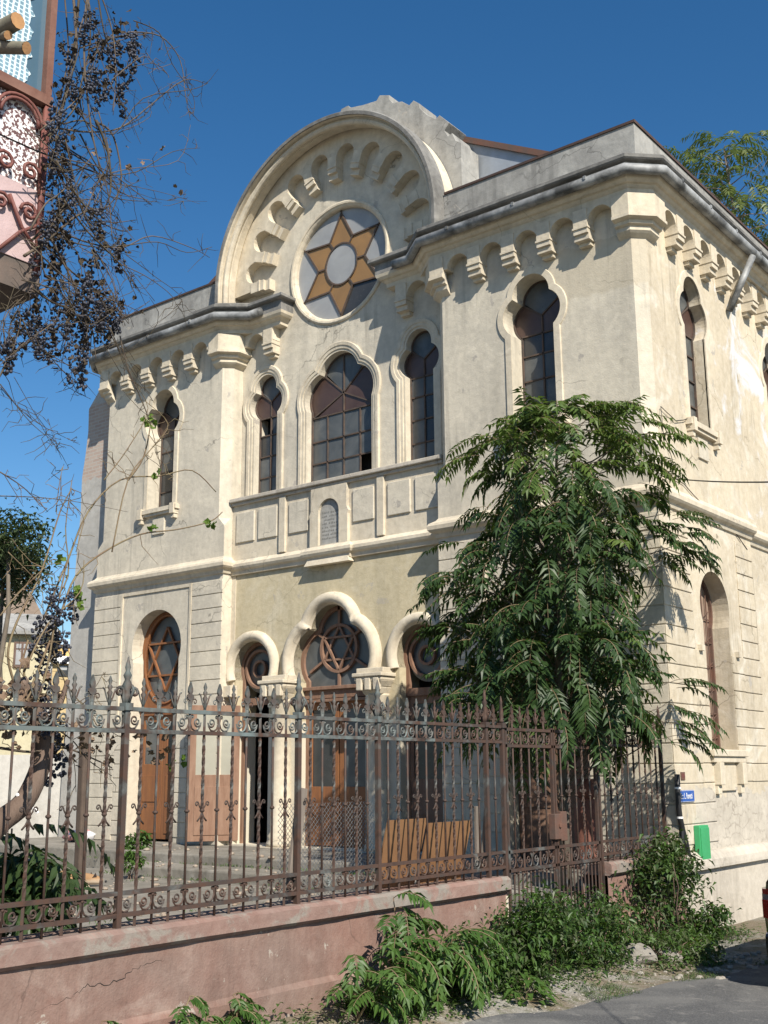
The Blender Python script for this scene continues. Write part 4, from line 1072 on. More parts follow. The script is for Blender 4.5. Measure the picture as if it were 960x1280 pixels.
# wire netting behind the fence
wm = MB(); nb = 0
y0_, y1_ = -6.95, -5.75; x_ = -.30; z0_, z1_ = -1.45, -.25
k = y0_-1.2
while k < y1_:
    for sgn in (1, -1):
        a = Vector((x_, k if sgn > 0 else k+1.2, z0_)); b = Vector((x_, k+1.2 if sgn > 0 else k, z1_))
        # clip to the net
        t0 = max(0, (y0_-a.y)/(b.y-a.y) if sgn > 0 else (a.y-y1_)/(a.y-b.y)); t1 = min(1, (y1_-a.y)/(b.y-a.y) if sgn > 0 else (a.y-y0_)/(a.y-b.y))
        if t1 > t0+.02:
            zcap = lambda t: t
            p, q = a.lerp(b, t0), a.lerp(b, t1); p.x += .02*math.sin(p.y*4); q.x += .02*math.sin(q.y*4); wm.bar(p, q, .0028)
    k += .045
o = wm.build('wire_netting', flat('galvanised wire', (.26, .26, .26), .5, .6), None); tag(o, 'sagging diamond wire netting standing behind the fence', 'netting')
# rust-red tank and blue sheet behind the gate
P = atX(735, 1040, -.9)
tk = thing('gas_cylinder', 'rust red steel cylinder with collar standing behind the gate', 'cylinder', (P.x, P.y, -1.49))
m = MB(); m.smooth = True; m.lathe([(.15, -1.49), (.17, -1.40), (.17, -.52), (.15, -.42), (.09, -.34), (.09, -.30)], (P.x, P.y, 0), 16); m.build('tank_body', simple('red oxide', (.21, .085, .06), (.16, .07, .05), 5, .7), tk)
m = MB(); m.smooth = True; m.lathe([(.13, -.33), (.13, -.10), (.115, -.10), (.115, -.32)], (P.x, P.y, 0), 14); m.build('collar', simple('red oxide collar', (.22, .09, .065), (.15, .065, .05), 5, .7), tk)
# timber post, heap of rags, yellow flower plant
P = atZ(104, 1040, -1.5); pp = Vector((-6.9, -5.3, 0)); q = atX(104, 1012, -5.2); q1 = atX(107, 915, -5.2)
m = MB(); m.bar((q.x, q.y, -1.5), (q1.x, q1.y, q1.z), .11, .11); o = m.build('timber_post', M['dirtwood'], None, bevel=.02); tag(o, 'dark weathered timber post standing in the courtyard behind the fence', 'post')
def rags(px, py, z, r, label, cols, n=7):
    c = atZ(px, py, z); t = thing('rag_heap', label, 'rags', (c.x, c.y, z))
    for i in range(n):
        m = MB(); m.smooth = True; a = rnd.uniform(0, 6.28); d = rnd.uniform(0, r)
        m.ball((c.x+d*math.cos(a), c.y+d*math.sin(a)*.6, z+.05+rnd.uniform(0, .1)), rnd.uniform(.09, .17), 9, 6, (1.3, .9, .55))
        for j, v in enumerate(m.v): m.v[j] = (v[0]+rnd.uniform(-.03, .03), v[1]+rnd.uniform(-.03, .03), max(z+.002, v[2]+rnd.uniform(-.03, .03)))
        m.build('rag', cols[i % len(cols)], t)
RG = [flat('white cloth', (.6, .6, .62), .9), flat('pink cloth', (.45, .22, .22), .9), flat('blue grey cloth', (.12, .13, .2), .9)]
rags(96, 1052, ZF-.02, .28, 'heap of white and pink rags dumped on the terrace', RG, 9)
# dog stretched out asleep on the paving
def skin(name, verts, edges, radii, m, parent, root=0, sub=2):
    me = bpy.data.meshes.new(name); me.from_pydata(verts, edges, []); o = bpy.data.objects.new(name, me); COL.objects.link(o)
    md = o.modifiers.new('skin', 'SKIN'); md.use_smooth_shade = True
    for i, r in enumerate(radii): me.skin_vertices[0].data[i].radius = (r, r) if not isinstance(r, tuple) else r
    me.skin_vertices[0].data[root].use_root = True
    sb = o.modifiers.new('sub', 'SUBSURF'); sb.levels = sub; sb.render_levels = sub
    dg = bpy.context.evaluated_depsgraph_get(); dg.update()
    nm = bpy.data.meshes.new_from_object(o.evaluated_get(dg)); nm.name = name
    bpy.data.objects.remove(o); nm.materials.clear(); nm.materials.append(m)
    for p in nm.polygons: p.use_smooth = True
    o2 = bpy.data.objects.new(name, nm); link(o2, parent); return o2
def dogmat():
    m, nt, b = mat('dog fur'); co = coords(nt); x, y, z = sep(nt, co)
    k = ramp(nt, mth(nt, 'ADD', z, mth(nt, 'MULTIPLY', noise(nt, co, 8, 3), .06)), [(.10, (.50, .42, .33)), (.14, (.30, .175, .09))])
    finish(nt, b, mix(nt, .3, k, mix(nt, noise(nt, co, 60, 3), (.25, .14, .07), (.5, .36, .22))), .9, 0, .1); return m
h_, t_ = atZ(117, 1108, -1.5), atZ(55, 1112, -1.5)
dirv = (h_-t_); dirv.z = 0; dl = dirv.length
DG = thing('dog', 'tan and white dog lying asleep on the courtyard paving', 'dog', (h_.x, h_.y, -1.5), rz=math.atan2(dirv.y, dirv.x))
# local: +x towards the head, legs to -y
dv = [(-.30, 0, .12), (-.62, 0, .13), (-.95, .0, .12), (-.12, .0, .11), (.02, -.02, .085), (.12, -.05, .06),
      (-.36, -.12, .07), (-.30, -.28, .045), (-.20, -.38, .03), (-.92, -.14, .08), (-1.02, -.27, .055), (-.90, -.42, .03), (-.82, -.44, .03),
      (-1.08, .04, .07), (-1.25, .02, .04), (-1.42, -.06, .03), (-.40, -.16, .05), (-.42, -.32, .035), (-.33, -.43, .028)]
de = [(0, 1), (1, 2), (0, 3), (3, 4), (4, 5), (0, 6), (6, 7), (7, 8), (2, 9), (9, 10), (10, 11), (11, 12), (2, 13), (13, 14), (14, 15), (6, 16), (16, 17), (17, 18)]
dr = [.125, .115, .11, .085, .07, .035, .055, .03, .026, .075, .04, .025, .022, .05, .025, .012, .045, .028, .022]
body = skin('dog_body', dv, de, dr, dogmat(), None); body.parent = DG
m = MB()
for s_ in (-1, 1): m.add([(-.02, s_*.045-.02, .13), (-.06, s_*.06-.02, .12), (-.02, s_*.085-.02, .19), (.01, s_*.06-.02, .13)], [(0, 1, 2), (0, 2, 3), (1, 3, 2), (0, 3, 1)])
o = m.build('ear', flat('dark ear', (.05, .035, .03), .9), None); o.parent = DG
m = MB(); m.ball((.15, -.06, .06), .018, 6, 4); o = m.build('nose', M['black'], None); o.parent = DG

# ------------------------------------------------------------------ parked car, only its rear corner is in the picture
CX, CY = 2.10, -2.88
CAR = thing('parked_car', 'dark car parked at the kerb with red tail light', 'car', (CX+.85, CY+2.1, -2.0))
cm_ = mat('dark car paint'); b_ = cm_[2]; finish(cm_[1], b_, (.008, .008, .012), .22, .2, .5); b_.inputs['Coat Weight'].default_value = 1
body = MB(); body.smooth = True
sec = [(.0, .34, .62, 1.02), (.05, .28, .70, 1.06), (.35, .26, .74, 1.08), (.9, .24, .76, 1.02), (2.0, .24, .76, .95), (3.0, .24, .75, .93), (3.7, .26, .70, .84), (4.1, .30, .62, .70), (4.2, .38, .55, .58)]
loops = []
for y, zb, wz, zt in sec:
    e = .85 if .2 < y < 3.9 else .85-.07*(1 if y in (.0, 4.2) else .35)
    pr = [(-e+.05, zb), (-e-.0, zb+.10), (-e-.02, (zb+zt)/2), (-e+.02, zt-.10), (-e+.10, zt), (0, zt+.03), (e-.10, zt), (e-.02, zt-.10), (e+.02, (zb+zt)/2), (e, zb+.10), (e-.05, zb)]
    loops.append([(CX+.85+x, CY+y, -2.0+z) for x, z in pr])
body.loft(loops, closed=True); body.add(loops[0], [tuple(range(11))]); body.add(loops[-1], [tuple(range(11))])
CB = body.build('body', cm_[0], CAR)
cab = MB(); cab.smooth = False
lo = [[(CX+.85+x*w, CY+y, -2.0+z) for x, y in ((-1, a), (1, a), (1, b), (-1, b))] for w, a, b, z in ((.78, .12, 3.1, 1.04), (.60, .40, 2.3, 1.43))]
cab.loft(lo, closed=True); cab.build('window', M['glassdark'], CAR)
rfm = MB(); rfm.box(CX+.85-.61, CX+.85+.61, CY+.52, CY+2.32, -.575, -.54); rfm.build('roof', cm_[0], CAR, bevel=.02)
red = mat('tail light red'); finish(red[1], red[2], (.26, .004, .008), .12, 0, .6)
for sx in (-1, 1):      # lights wrap round the rear corners
    xc = CX+.85
    def lens(z0, z1, sc, m_, nm, par, dy):
        t = MB(); lo_ = []
        for z in (z0, z1):
            lo_.append([(xc+sx*a_, CY+b_, z) for a_, b_ in ((.52, -.03+dy), (.76, -.03+dy), (.845, .02+dy), (.885, .12+dy), (.89, .30), (.84, .30), (.80, .12), (.52, .06))])
        t.loft(lo_, closed=True); t.add(lo_[0], [tuple(range(8))]); t.add(lo_[1], [tuple(range(8))]); return t.build(nm, m_, par, bevel=.012)
    tl = lens(-1.36, -1.20, 1, red[0], 'tail_light', CAR, 0); lens(-1.198, -1.15, 1, flat('clear lens', (.16, .13, .13), .15), 'clear_lens', tl, .012); lens(-1.148, -1.10, 1, red[0], 'upper_lens', tl, .02)
bp = MB(); bp.box(CX+.02, CX+1.68, CY-.05, CY+.15, -1.72, -1.48); bp.build('bumper', cm_[0], CAR, bevel=.04)
bp = MB(); bp.box(CX+.55, CX+1.15, CY-.056, CY-.04, -1.45, -1.34); bp.build('licence_plate', M['white'], CAR)
for sx in (0, 1):
    for y in (.75, 3.35):
        w = MB(); w.smooth = True; xc = CX+.10+sx*1.5
        pr = [(.10, -.10), (.28, -.10), (.315, -.06), (.315, .06), (.28, .10), (.10, .10)]
        lp_ = [[(xc+dx, CY+y+r*math.cos(2*PI*i/20), -1.685+r*math.sin(2*PI*i/20)) for i in range(20)] for r, dx in pr]
        w.loft(lp_, closed=True); wo = w.build('wheel', M['black'], CAR)
        rm = MB(); rm.lathe([(.19, -.02), (.19, .02)], (0, 0, 0), 12); rm.v = [(xc+(1 if sx else -1)*.095+v[2], CY+y+v[0], -1.685+v[1]) for v in rm.v]; rm.build('rim', M['gutter'], wo)
sil = MB(); sil.box(CX+.06, CX+1.64, CY+.3, CY+3.9, -1.80, -1.74); sil.build('underbody', M['black'], CAR)
# ------------------------------------------------------------------ foliage helpers
def leaflet(m, p, d, up, l, w, fold=.25, droop=.3):
    """pointed leaf: folded along the midrib, bent down at the tip"""
    s = d.cross(up)
    if s.length < 1e-4: s = d.orthogonal()
    s.normalize(); n = s.cross(d).normalized()
    q1 = p + d*(l*.38); q2 = p + d*l - Vector((0, 0, 1))*(l*droop)
    m.add([p, q1 + s*(w*.5) + n*(w*fold), q2, q1 - s*(w*.5) + n*(w*fold), q1 - n*(w*.05)], [(0, 1, 4), (1, 2, 4), (2, 3, 4), (3, 0, 4)])
def frond(m, p, az, el, L, pairs, ll, lw, droop=1.1, mi=0, stem=None, smi=None):
    """pinnate leaf: a drooping rachis with paired leaflets"""
    n = pairs+1; pts = []; d = Vector((math.cos(az)*math.cos(el), math.sin(az)*math.cos(el), math.sin(el))); q = p.copy(); e = el
    curl = rnd.uniform(-.25, .25)
    for i in range(n+1):
        pts.append(q.copy()); e -= droop/n; az2 = az+curl*i/n
        d = Vector((math.cos(az2)*math.cos(e), math.sin(az2)*math.cos(e), math.sin(e))); q = q + d*(L/n)
    m.mi = mi
    if stem is not None: stem.tube(pts, [.004]*len(pts), 3, False)
    for i in range(1, n+1):
        t = i/n
        if t < .16: continue
        dd = (pts[i]-pts[i-1]).normalized(); s = dd.cross(Vector((0, 0, 1)))
        if s.length < 1e-3: s = Vector((1, 0, 0))
        s.normalize(); u = s.cross(dd).normalized()
        k = ll*(.65+.5*math.sin(PI*min(1, t*.9+.08)))*rnd.uniform(.85, 1.1)
        for sg in (-1, 1):
            ld = (s*sg*.86 + dd*rnd.uniform(.25, .6) - Vector((0, 0, 1))*rnd.uniform(.05, .55) + u*rnd.uniform(-.08, .08)).normalized()
            leaflet(m, pts[i], ld, (u+s*rnd.uniform(-.35, .35)).normalized(), k, lw*rnd.uniform(.8, 1.2), rnd.uniform(.1, .35), rnd.uniform(.05, .3))
    leaflet(m, pts[-1], (pts[-1]-pts[-2]).normalized(), Vector((0, 0, 1)), ll*.8, lw)
def wob(a, b, n, amp, r):
    out = []
    a = Vector(a); b = Vector(b)
    for i in range(n+1):
        t = i/n; p = a.lerp(b, t); k = math.sin(PI*t)
        out.append(p + Vector((rnd.uniform(-amp, amp), rnd.uniform(-amp, amp), rnd.uniform(-amp, amp)))*k)
    return out

# ------------------------------------------------------------------ the tree of heaven in the corner of the courtyard
TB0 = Vector((-.55, -1.9, -1.5))
TR = thing('ailanthus_tree', 'leafy young tree with long drooping feathered leaves beside the gate', 'tree', TB0)
tk = MB(); tk.smooth = True
stem = [TB0, TB0+Vector((.02, .0, 1.2)), TB0+Vector((-.02, .05, 2.6)), TB0+Vector((.03, .08, 4.0)), TB0+Vector((.05, .10, 5.2)), TB0+Vector((.07, .12, 5.85))]
tk.tube(stem, [.075, .062, .05, .036, .022, .010], 8)
cr = MB(); st_ = MB()
def stem_at(z):
    for a, b in zip(stem, stem[1:]):
        if a.z <= z <= b.z: return a.lerp(b, (z-a.z)/(b.z-a.z))
    return stem[-1].copy()
VR = Vector((.784, .621, 0)); VF = Vector((-.621, .784, 0))      # across and along the view, for the shape of the crown
# outline of the crown: height above eye level -> half widths left / right
prof_t = [(.30, .95, 1.25), (.7, 1.30, 1.22), (1.1, 1.48, 1.05), (1.5, 1.50, .90), (2.0, 1.45, .80), (2.6, 1.32, .92), (3.1, 1.15, 1.10), (3.5, 1.05, 1.25), (3.9, .92, 1.15), (4.2, .62, .90), (4.4, .25, .40)]
def width(z):
    if z <= prof_t[0][0]: return prof_t[0][1:]
    for a, b in zip(prof_t, prof_t[1:]):
        if a[0] <= z <= b[0]:
            t = (z-a[0])/(b[0]-a[0]); return (a[1]+(b[1]-a[1])*t, a[2]+(b[2]-a[2])*t)
    return prof_t[-1][1:]
branches = []
for k in range(40):
    z = rnd.uniform(.1, 4.3); az = k*2.399; c, s_ = math.cos(az), math.sin(az); wl, wr = width(z)
    R_ = (wr if c > 0 else wl); R_ = math.sqrt((R_*c)**2+(min(1.35, max(wl, wr))*s_)**2)*.62
    a = stem_at(max(-.9, z-.75)); b = stem_at(z)+ (VR*c+VF*s_)*R_
    tk.tube(wob(a, b, 4, .05, 0), [.022, .018, .014, .010, .006], 5); branches.append((a, b, az))
from mathutils import noise as mnoise
for k in range(820):
    z = .50 + 3.94*((k+.5)/820)**1.12; az = k*2.399+rnd.uniform(-.3, .3); c, s_ = math.cos(az), math.sin(az)
    wl, wr = width(z); ww = wr if c > 0 else wl; dp_ = min(1.30, .8*(wl+wr)/1.6)
    bl = 1 + .28*mnoise.noise(Vector((c*1.3, s_*1.3, z*1.1)))          # boughs swell and fall back
    Rm = math.sqrt((ww*c)**2+(dp_*s_)**2)*bl; f = rnd.uniform(.05, .80) if k % 3 else rnd.uniform(.5, .88)
    dirh = (VR*c*ww+VF*s_*dp_); dirh.normalize()
    p = stem_at(min(4.35, z+rnd.uniform(-.05, .2)))+dirh*(Rm*f)
    if mnoise.noise(p*1.9+Vector((3, 1, 7))) < (-.12 if c > -.2 or z > 2.4 else -.42) and f > .3: continue     # gaps between the boughs
    p.y = min(p.y, -.12) if p.x < .1 else p.y
    L = max(.48, min(1.0, Rm*(1-f)+.22))*rnd.uniform(.8, 1.2)
    top = z > 3.75
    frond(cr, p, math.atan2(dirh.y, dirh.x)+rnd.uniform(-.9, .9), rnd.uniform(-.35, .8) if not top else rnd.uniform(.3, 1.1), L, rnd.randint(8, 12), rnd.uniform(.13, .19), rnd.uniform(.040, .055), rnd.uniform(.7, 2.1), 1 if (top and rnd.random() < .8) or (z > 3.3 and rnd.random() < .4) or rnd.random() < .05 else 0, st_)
# long sprays that stick out of the outline
for px, py, X, az, L in ((800, 545, .35, .6, .95), (790, 520, .2, .5, .85), (800, 570, .3, .45, .8), (600, 560, -1.3, 3.5, .7), (610, 545, -1.2, 3.2, .7), (840, 640, .35, .4, .6), (850, 660, .4, .1, .55), (835, 880, .25, .4, .75), (845, 850, .2, .5, .6), (560, 720, -1.35, 3.6, .45), (820, 690, .3, .9, .6), (870, 690, .45, .3, .4), (850, 680, .42, .2, .45), (830, 670, .35, .3, .45), (800, 650, .2, .4, .55), (815, 660, .25, .0, .5), (835, 900, .3, .3, .7), (840, 920, .35, .1, .6), (565, 780, -1.4, 3.7, .45), (575, 840, -1.4, 3.7, .4), (700, 520, -.5, 2.6, .5), (735, 520, -.4, .8, .6)):
    p = atX(px, py, X); b = stem_at(max(-.8, min(4.4, p.z-.5))); tk.tube(wob(b, p, 5, .05, 0), [.016, .013, .010, .008, .006, .004], 4)
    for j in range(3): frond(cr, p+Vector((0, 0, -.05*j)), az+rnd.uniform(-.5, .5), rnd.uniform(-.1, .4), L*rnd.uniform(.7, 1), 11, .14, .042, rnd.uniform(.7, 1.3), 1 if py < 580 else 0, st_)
tk.build('trunk', M['bark'], TR); cr.add(st_.v, st_.f, 2); cr.build('crown', [M['leaf'], M['leaftop'], M['cane']], TR, fix=False)

def frond_tree(name, label, base, top, spread, n, ll, lw, m, cat='tree', group=None, L=.8, z0f=.45, sidebias=None):
    t = thing(name, label, cat, base, group); tr = MB(); tr.smooth = True; c = MB(); b = Vector(base); u = Vector(top)
    H = (u-b).length; stem = wob(b, u, 6, H*.02, 0); tr.tube(stem, [H*.016*(1-.8*i/6) for i in range(7)], 7)
    for k in range(n):
        f = z0f+(1-z0f)*(k+.5)/n; i = min(5, int(f*6)); p = stem[i].lerp(stem[i+1], f*6-i); az = k*2.399
        rr = spread*math.sqrt(max(.05, 1-((f-z0f)/(1-z0f)*1.0)**2))*rnd.uniform(.35, 1.0)
        q = p + Vector((math.cos(az)*rr, math.sin(az)*rr, rr*rnd.uniform(.25, .7)))
        if k % 2 == 0: tr.tube(wob(p, q, 3, rr*.06, 0), [H*.004, H*.003, H*.0025, H*.0015], 4)
        for j in range(3): frond(c, q, az+rnd.uniform(-1.4, 1.4), rnd.uniform(-.1, .8), L*rnd.uniform(.7, 1.1), 9, ll, lw, rnd.uniform(.8, 1.6))
    tr.build('trunk', M['bark'], t); c.build('crown', m, t, fix=False); return t
# tree standing on the roof behind the right-hand parapet
pt = atY(912, 200, 7.2)
frond_tree('roof_tree', 'sunlit feathery tree rising behind the roof edge against the sky', (pt.x+.05, 7.3, 8.6), (pt.x-.1, 7.2, pt.z+.25), 1.45, 62, .17, .05, M['leafroof'], L=.75, z0f=.35)

def leafy(m, c, rx, ry, rz, n, l, w, mi=0, shell=.35, sub=8):
    """clumps of small leaves spread through an ellipsoid"""
    cl = []
    for i in range(sub):
        a = rnd.uniform(0, 2*PI); z = rnd.uniform(-.7, .9); r = math.sqrt(max(0, 1-z*z))*rnd.uniform(.45, .95)
        cl.append(Vector((r*math.cos(a)*rx, r*math.sin(a)*ry, z*rz)))
    for i in range(n):
        g = cl[rnd.randrange(sub)] + Vector((rnd.gauss(0, 1)*rx, rnd.gauss(0, 1)*ry, rnd.gauss(0, 1)*rz))*.26
        p = Vector(c)+g; d = Vector((rnd.uniform(-1, 1), rnd.uniform(-1, 1), rnd.uniform(-.7, .5))).normalized()
        m.mi = mi if not isinstance(mi, (list, tuple)) else rnd.choice(mi)
        leaflet(m, p, d, Vector((rnd.uniform(-.5, .5), rnd.uniform(-.5, .5), 1)), l*rnd.uniform(.6, 1.3), w*rnd.uniform(.7, 1.2))
def shrub(name, label, c, r, n, l, w, mats, group=None, sub=14, hz=None, keepx=None):
    t = thing(name, label, 'shrub', (c[0], c[1], hgt(c[0], c[1])), group); m = MB(); s = MB(); s.smooth = True
    leafy(m, c, r[0], r[1], r[2], n, l, w, list(range(len(mats))), sub=sub)
    if keepx is not None: m.v = [(max(v[0], keepx+abs(v[0]-keepx)*.3), v[1], max(v[2], -1.98)) for v in m.v]
    for k in range(7):
        a = Vector((c[0]+rnd.uniform(-.3, .3)*r[0], c[1]+rnd.uniform(-.3, .3)*r[1], hgt(c[0], c[1])-.05)); b = Vector((c[0]+rnd.uniform(-.8, .8)*r[0], c[1]+rnd.uniform(-.8, .8)*r[1], c[2]+rnd.uniform(-.2, .9)*r[2]))
        if keepx is not None: a.x = max(a.x, keepx+.03); b.x = max(b.x, keepx+.05)
        s.tube(wob(a, b, 4, .05, 0), [.012, .010, .008, .006, .004], 5)
    s.build('stems', M['barkdark'], t); m.build('foliage', mats, t, fix=False); return t
WM = [M['leafweed'], M['leafdull'], M['leaf'], M['leafweed']]
shrub('climbing_shrub', 'bushy green shrub climbing over the wall stub beside the corner', (.32, -.95, -1.36), (.28, .72, .48), 2000, .085, .045, [M['leaf'], M['leafweed'], M['leafdull']], sub=20, keepx=.1)
shrub('climbing_shrub', 'low straggling shrub at the foot of the side wall plinth', (.40, -.15, -1.80), (.25, .42, .18), 600, .08, .045, [M['leaf'], M['leafweed']], sub=14, keepx=.14)
shrub('weed_bush', 'broad weed bush in front of the iron gate', (.42, -3.15, -1.62), (.36, .85, .32), 2600, .075, .036, WM, 'weeds along the wall', 24, keepx=.1)
shrub('weed_bush', 'tall weed bush at the broken end of the pink wall', (.40, -4.15, -1.55), (.32, .55, .36), 2000, .075, .036, WM, 'weeds along the wall', 18, keepx=.1)
shrub('weed_bush', 'low dusty weed bush on the bank below the wall stub', (.75, -2.05, -1.85), (.35, .6, .16), 1000, .07, .035, [M['leafdull'], M['leafweed']], 'weeds along the wall', 14, keepx=.1)
shrub('weed_bush', 'dense weed bush against the middle of the pink wall', (.35, -5.1, -1.62), (.27, .55, .27), 1700, .07, .034, WM, 'weeds along the wall', 16, keepx=.1)
for i, (y, x, z, r, lb) in enumerate(((-1.75, .95, -1.88, .20, 'broad leaved burdock clump on the bank nearest the car shadow'), (-1.15, .62, -1.80, .22, 'broad leaved weed clump at the foot of the climbing shrub'), (-4.9, .72, -1.80, .20, 'bright broad leaved weed clump in front of the pink wall'))):
    t = thing('broadleaf_weed', lb, 'weed', (x, y, hgt(x, y)), 'broad leaved weeds'); m = MB(); s = MB()
    for k in range(70):
        a = rnd.uniform(0, 6.28); rr = r*math.sqrt(rnd.random()); p = Vector((x+rr*math.cos(a), y+rr*math.sin(a), hgt(x, y)+rnd.uniform(.03, .24)*(1.2-rr/r)))
        leaflet(m, p, Vector((math.cos(a), math.sin(a), rnd.uniform(-.3, .5))).normalized(), Vector((0, 0, 1)), rnd.uniform(.08, .15), rnd.uniform(.05, .09), .15, .3)
        if k % 4 == 0: s.tube([(x, y, hgt(x, y)-.02), p], .004, 3)
    s.build('stems', M['cane'], t); m.build('foliage', M['leafweed'], t, fix=False)
def sapling(label, y, x, h, n, L, ll, lw, group='saplings along the pink wall', m=None, lean=0):
    z = hgt(x, y); t = thing('ailanthus_sapling', label, 'sapling', (x, y, z), group); s = MB(); s.smooth = True; c = MB(); stalk = MB()
    for k in range(n):
        b = Vector((x+rnd.uniform(-.12, .12), y+rnd.uniform(-.2, .2), z-.03)); u = Vector((max(.12, b.x+rnd.uniform(-.1, .25)), b.y+rnd.uniform(-.25, .25)+lean, z+h*rnd.uniform(.55, 1)))
        s.tube(wob(b, u, 4, .03, 0), [.011, .010, .008, .006, .004], 5)
        for j in range(7):
            f = .35+.65*(j+1)/7; p = b.lerp(u, f); az = j*2.4+k
            if math.cos(az) < -.2: az = PI-az
            frond(c, p, az, rnd.uniform(.1, .8), L*rnd.uniform(.7, 1.1), 8, ll, lw, rnd.uniform(1.0, 1.8), 0, stalk)
    c.v = [(max(v[0], .085), v[1], v[2]) for v in c.v]
    s.build('stem', M['cane'], t); c.add(stalk.v, stalk.f, 1); c.build('foliage', [m or M['leafweed'], M['cane']], t, fix=False); return t
sapling('tall feathery sapling reaching the coping of the pink wall', -6.22, .25, .90, 4, .44, .12, .04)
sapling('bright feathery sapling lower left of the tall one at the wall foot', -6.68, .42, .50, 3, .36, .11, .038)
sapling('spreading feathery sapling between the tall one and the weed bush', -5.65, .42, .70, 4, .5, .115, .036)
sapling('small rounded sapling alone at the foot of the cracked wall', -8.30, .20, .34, 2, .17, .075, .028)
sapling('smallest sapling sprig at the lower left wall foot', -9.30, .20, .40, 2, .18, .075, .028)
sapling('tiny two stemmed sapling right of the lone rounded sapling', -7.62, .20, .28, 2, .18, .075, .028)
sapling('young sapling inside the gate opening among the weeds', -2.3, .2, .55, 2, .38, .10, .034)
# courtyard plants behind the fence at the left
def court_plant(label, px, py, X, r, n, l, w, mats):
    c = atX(px, py, X) if X > -3 else atX(px, py, X); t = thing('courtyard_bush', label, 'shrub', (c.x, c.y, -1.5)); m = MB(); s = MB()
    leafy(m, c, r, r, r*.8, n, l, w, list(range(len(mats))), sub=12); m.v = [(min(v[0], -.35), v[1], max(v[2], -1.49)) for v in m.v]
    for k in range(5): s.tube(wob((c.x+rnd.uniform(-.1, .1), c.y+rnd.uniform(-.1, .1), -1.52), (c.x+rnd.uniform(-.5, .5)*r, c.y+rnd.uniform(-.5, .5)*r, c.z), 3, .03, 0), .008, 4)
    s.build('stems', M['barkdark'], t); m.build('foliage', mats, t, fix=False)
court_plant('dark leafy bush inside the fence at the far left', 10, 1140, -.9, .33, 900, .12, .05, [M['leafdark'], M['leaf']])
court_plant('small green clump beside the left wing door step', 172, 1056, -8.9, .22, 350, .10, .06, [M['leafweed']])
court_plant('low green tuft at the terrace edge below the door', 165, 1074, -7.4, .16, 260, .08, .05, [M['leafweed']])
for px, py, X, az, L in ((25, 1040, -.8, .5, .8), (10, 1060, -.9, .2, .9), (40, 1045, -.7, .9, .6), (20, 1090, -.8, .4, .9), (0, 1075, -.6, .6, .8)): pass
fp_ = thing('courtyard_sapling', 'dark drooping feathered sapling behind the left fence end', 'sapling', (-1.1, -9.2, -1.5)); c = MB(); s = MB()
for k in range(15):
    p = atX(-14+rnd.uniform(-30, 30), 1050+rnd.uniform(-25, 75), -.95); s.tube(wob((-1.1, p.y, -1.5), p, 3, .04, 0), .008, 4)
    frond(c, p, rnd.uniform(-.2, 1.4), rnd.uniform(.0, .5), rnd.uniform(.6, .95), 9, .17, .055, rnd.uniform(.9, 1.5))
c.v = [(min(v[0], -.06), v[1], v[2]) for v in c.v]
s.build('stem', M['barkdark'], fp_); c.build('foliage', M['leafdark'], fp_, fix=False)
yf = thing('flowering_plant', 'small plant with bright yellow flowers behind the sleeping dog', 'plant', atZ(48, 1100, -1.5)); m = MB(); c = atZ(48, 1092, -1.4)
leafy(m, c+Vector((0, 0, .1)), .12, .12, .10, 90, .06, .04, 0, sub=5); m.build('flowers', flat('yellow petals', (.75, .48, .02), .7), yf, fix=False)
m = MB(); leafy(m, c, .16, .16, .08, 90, .09, .04, 0, sub=5); m.build('foliage', M['leafweed'], yf, fix=False)
# ground cover: low weeds and grass along the bank
gc = MB(); k = 0
while k < 15000:
    y = rnd.uniform(-6.7, .6) if rnd.random() < .97 else rnd.uniform(-9.5, -6.5); e = redge(y); x = .10 + abs(rnd.gauss(0, .30))
    lim = e - .05
    if -3.9 < y < -2.0 and rnd.random() < .15: x = rnd.uniform(-.2, .2)
    dens = 1.0 if y < -2.6 else .45
    if x > lim or rnd.random() > dens*(1.0 if x < lim*.75 else .5): k += 1; continue
    z = hgt(x, y); h = rnd.uniform(.03, .16)*(1.2-.7*x/lim); gc.mi = rnd.choice((0, 0, 1, 2))
    p = Vector((x, y, z+rnd.uniform(0, h)))
    leaflet(gc, p, Vector((rnd.uniform(-.6, 1), rnd.uniform(-1, 1), rnd.uniform(0, .7))).normalized(), Vector((0, 0, 1)), rnd.uniform(.035, .085), rnd.uniform(.018, .035)); k += 1
for k in range(3000):   # thin grass on the broken edge of the road
    y = rnd.uniform(-4.4, -.9); x = redge(y)+rnd.uniform(-.35, .12)
    if math.sin(x*7+y*3.1)+math.sin(y*5.3-x*2) > .2:
        gc.mi = rnd.choice((1, 1, 0)); leaflet(gc, Vector((x, y, hgt(x, y))), Vector((rnd.uniform(-.5, .5), rnd.uniform(-.5, .5), 1)).normalized(), Vector((1, 0, 0)), rnd.uniform(.03, .08), .008)
o = gc.build('weeds', [M['leafweed'], M['leafdull'], M['leaf']], None, fix=False); o['kind'] = 'stuff'
cg = MB()
def tuft(c, r, n, hgt_):
    for i in range(n):
        p = Vector(c)+Vector((rnd.gauss(0, r), rnd.gauss(0, r*.5), 0)); cg.mi = rnd.choice((0, 0, 1))
        leaflet(cg, p, Vector((rnd.uniform(-.6, .6), rnd.uniform(-.6, .6), 1)).normalized(), Vector((1, 0, 0)), hgt_*rnd.uniform(.5, 1.2), hgt_*.22)
for k in range(46):
    e = rnd.choice(((-1.66, -1.49), (-2.30, -1.49), (-1.66, -1.34), (-1.66, -1.34)))
    tuft((rnd.uniform(-9.5, -3.5), e[0], e[1]), .12, 14, rnd.uniform(.04, .10))
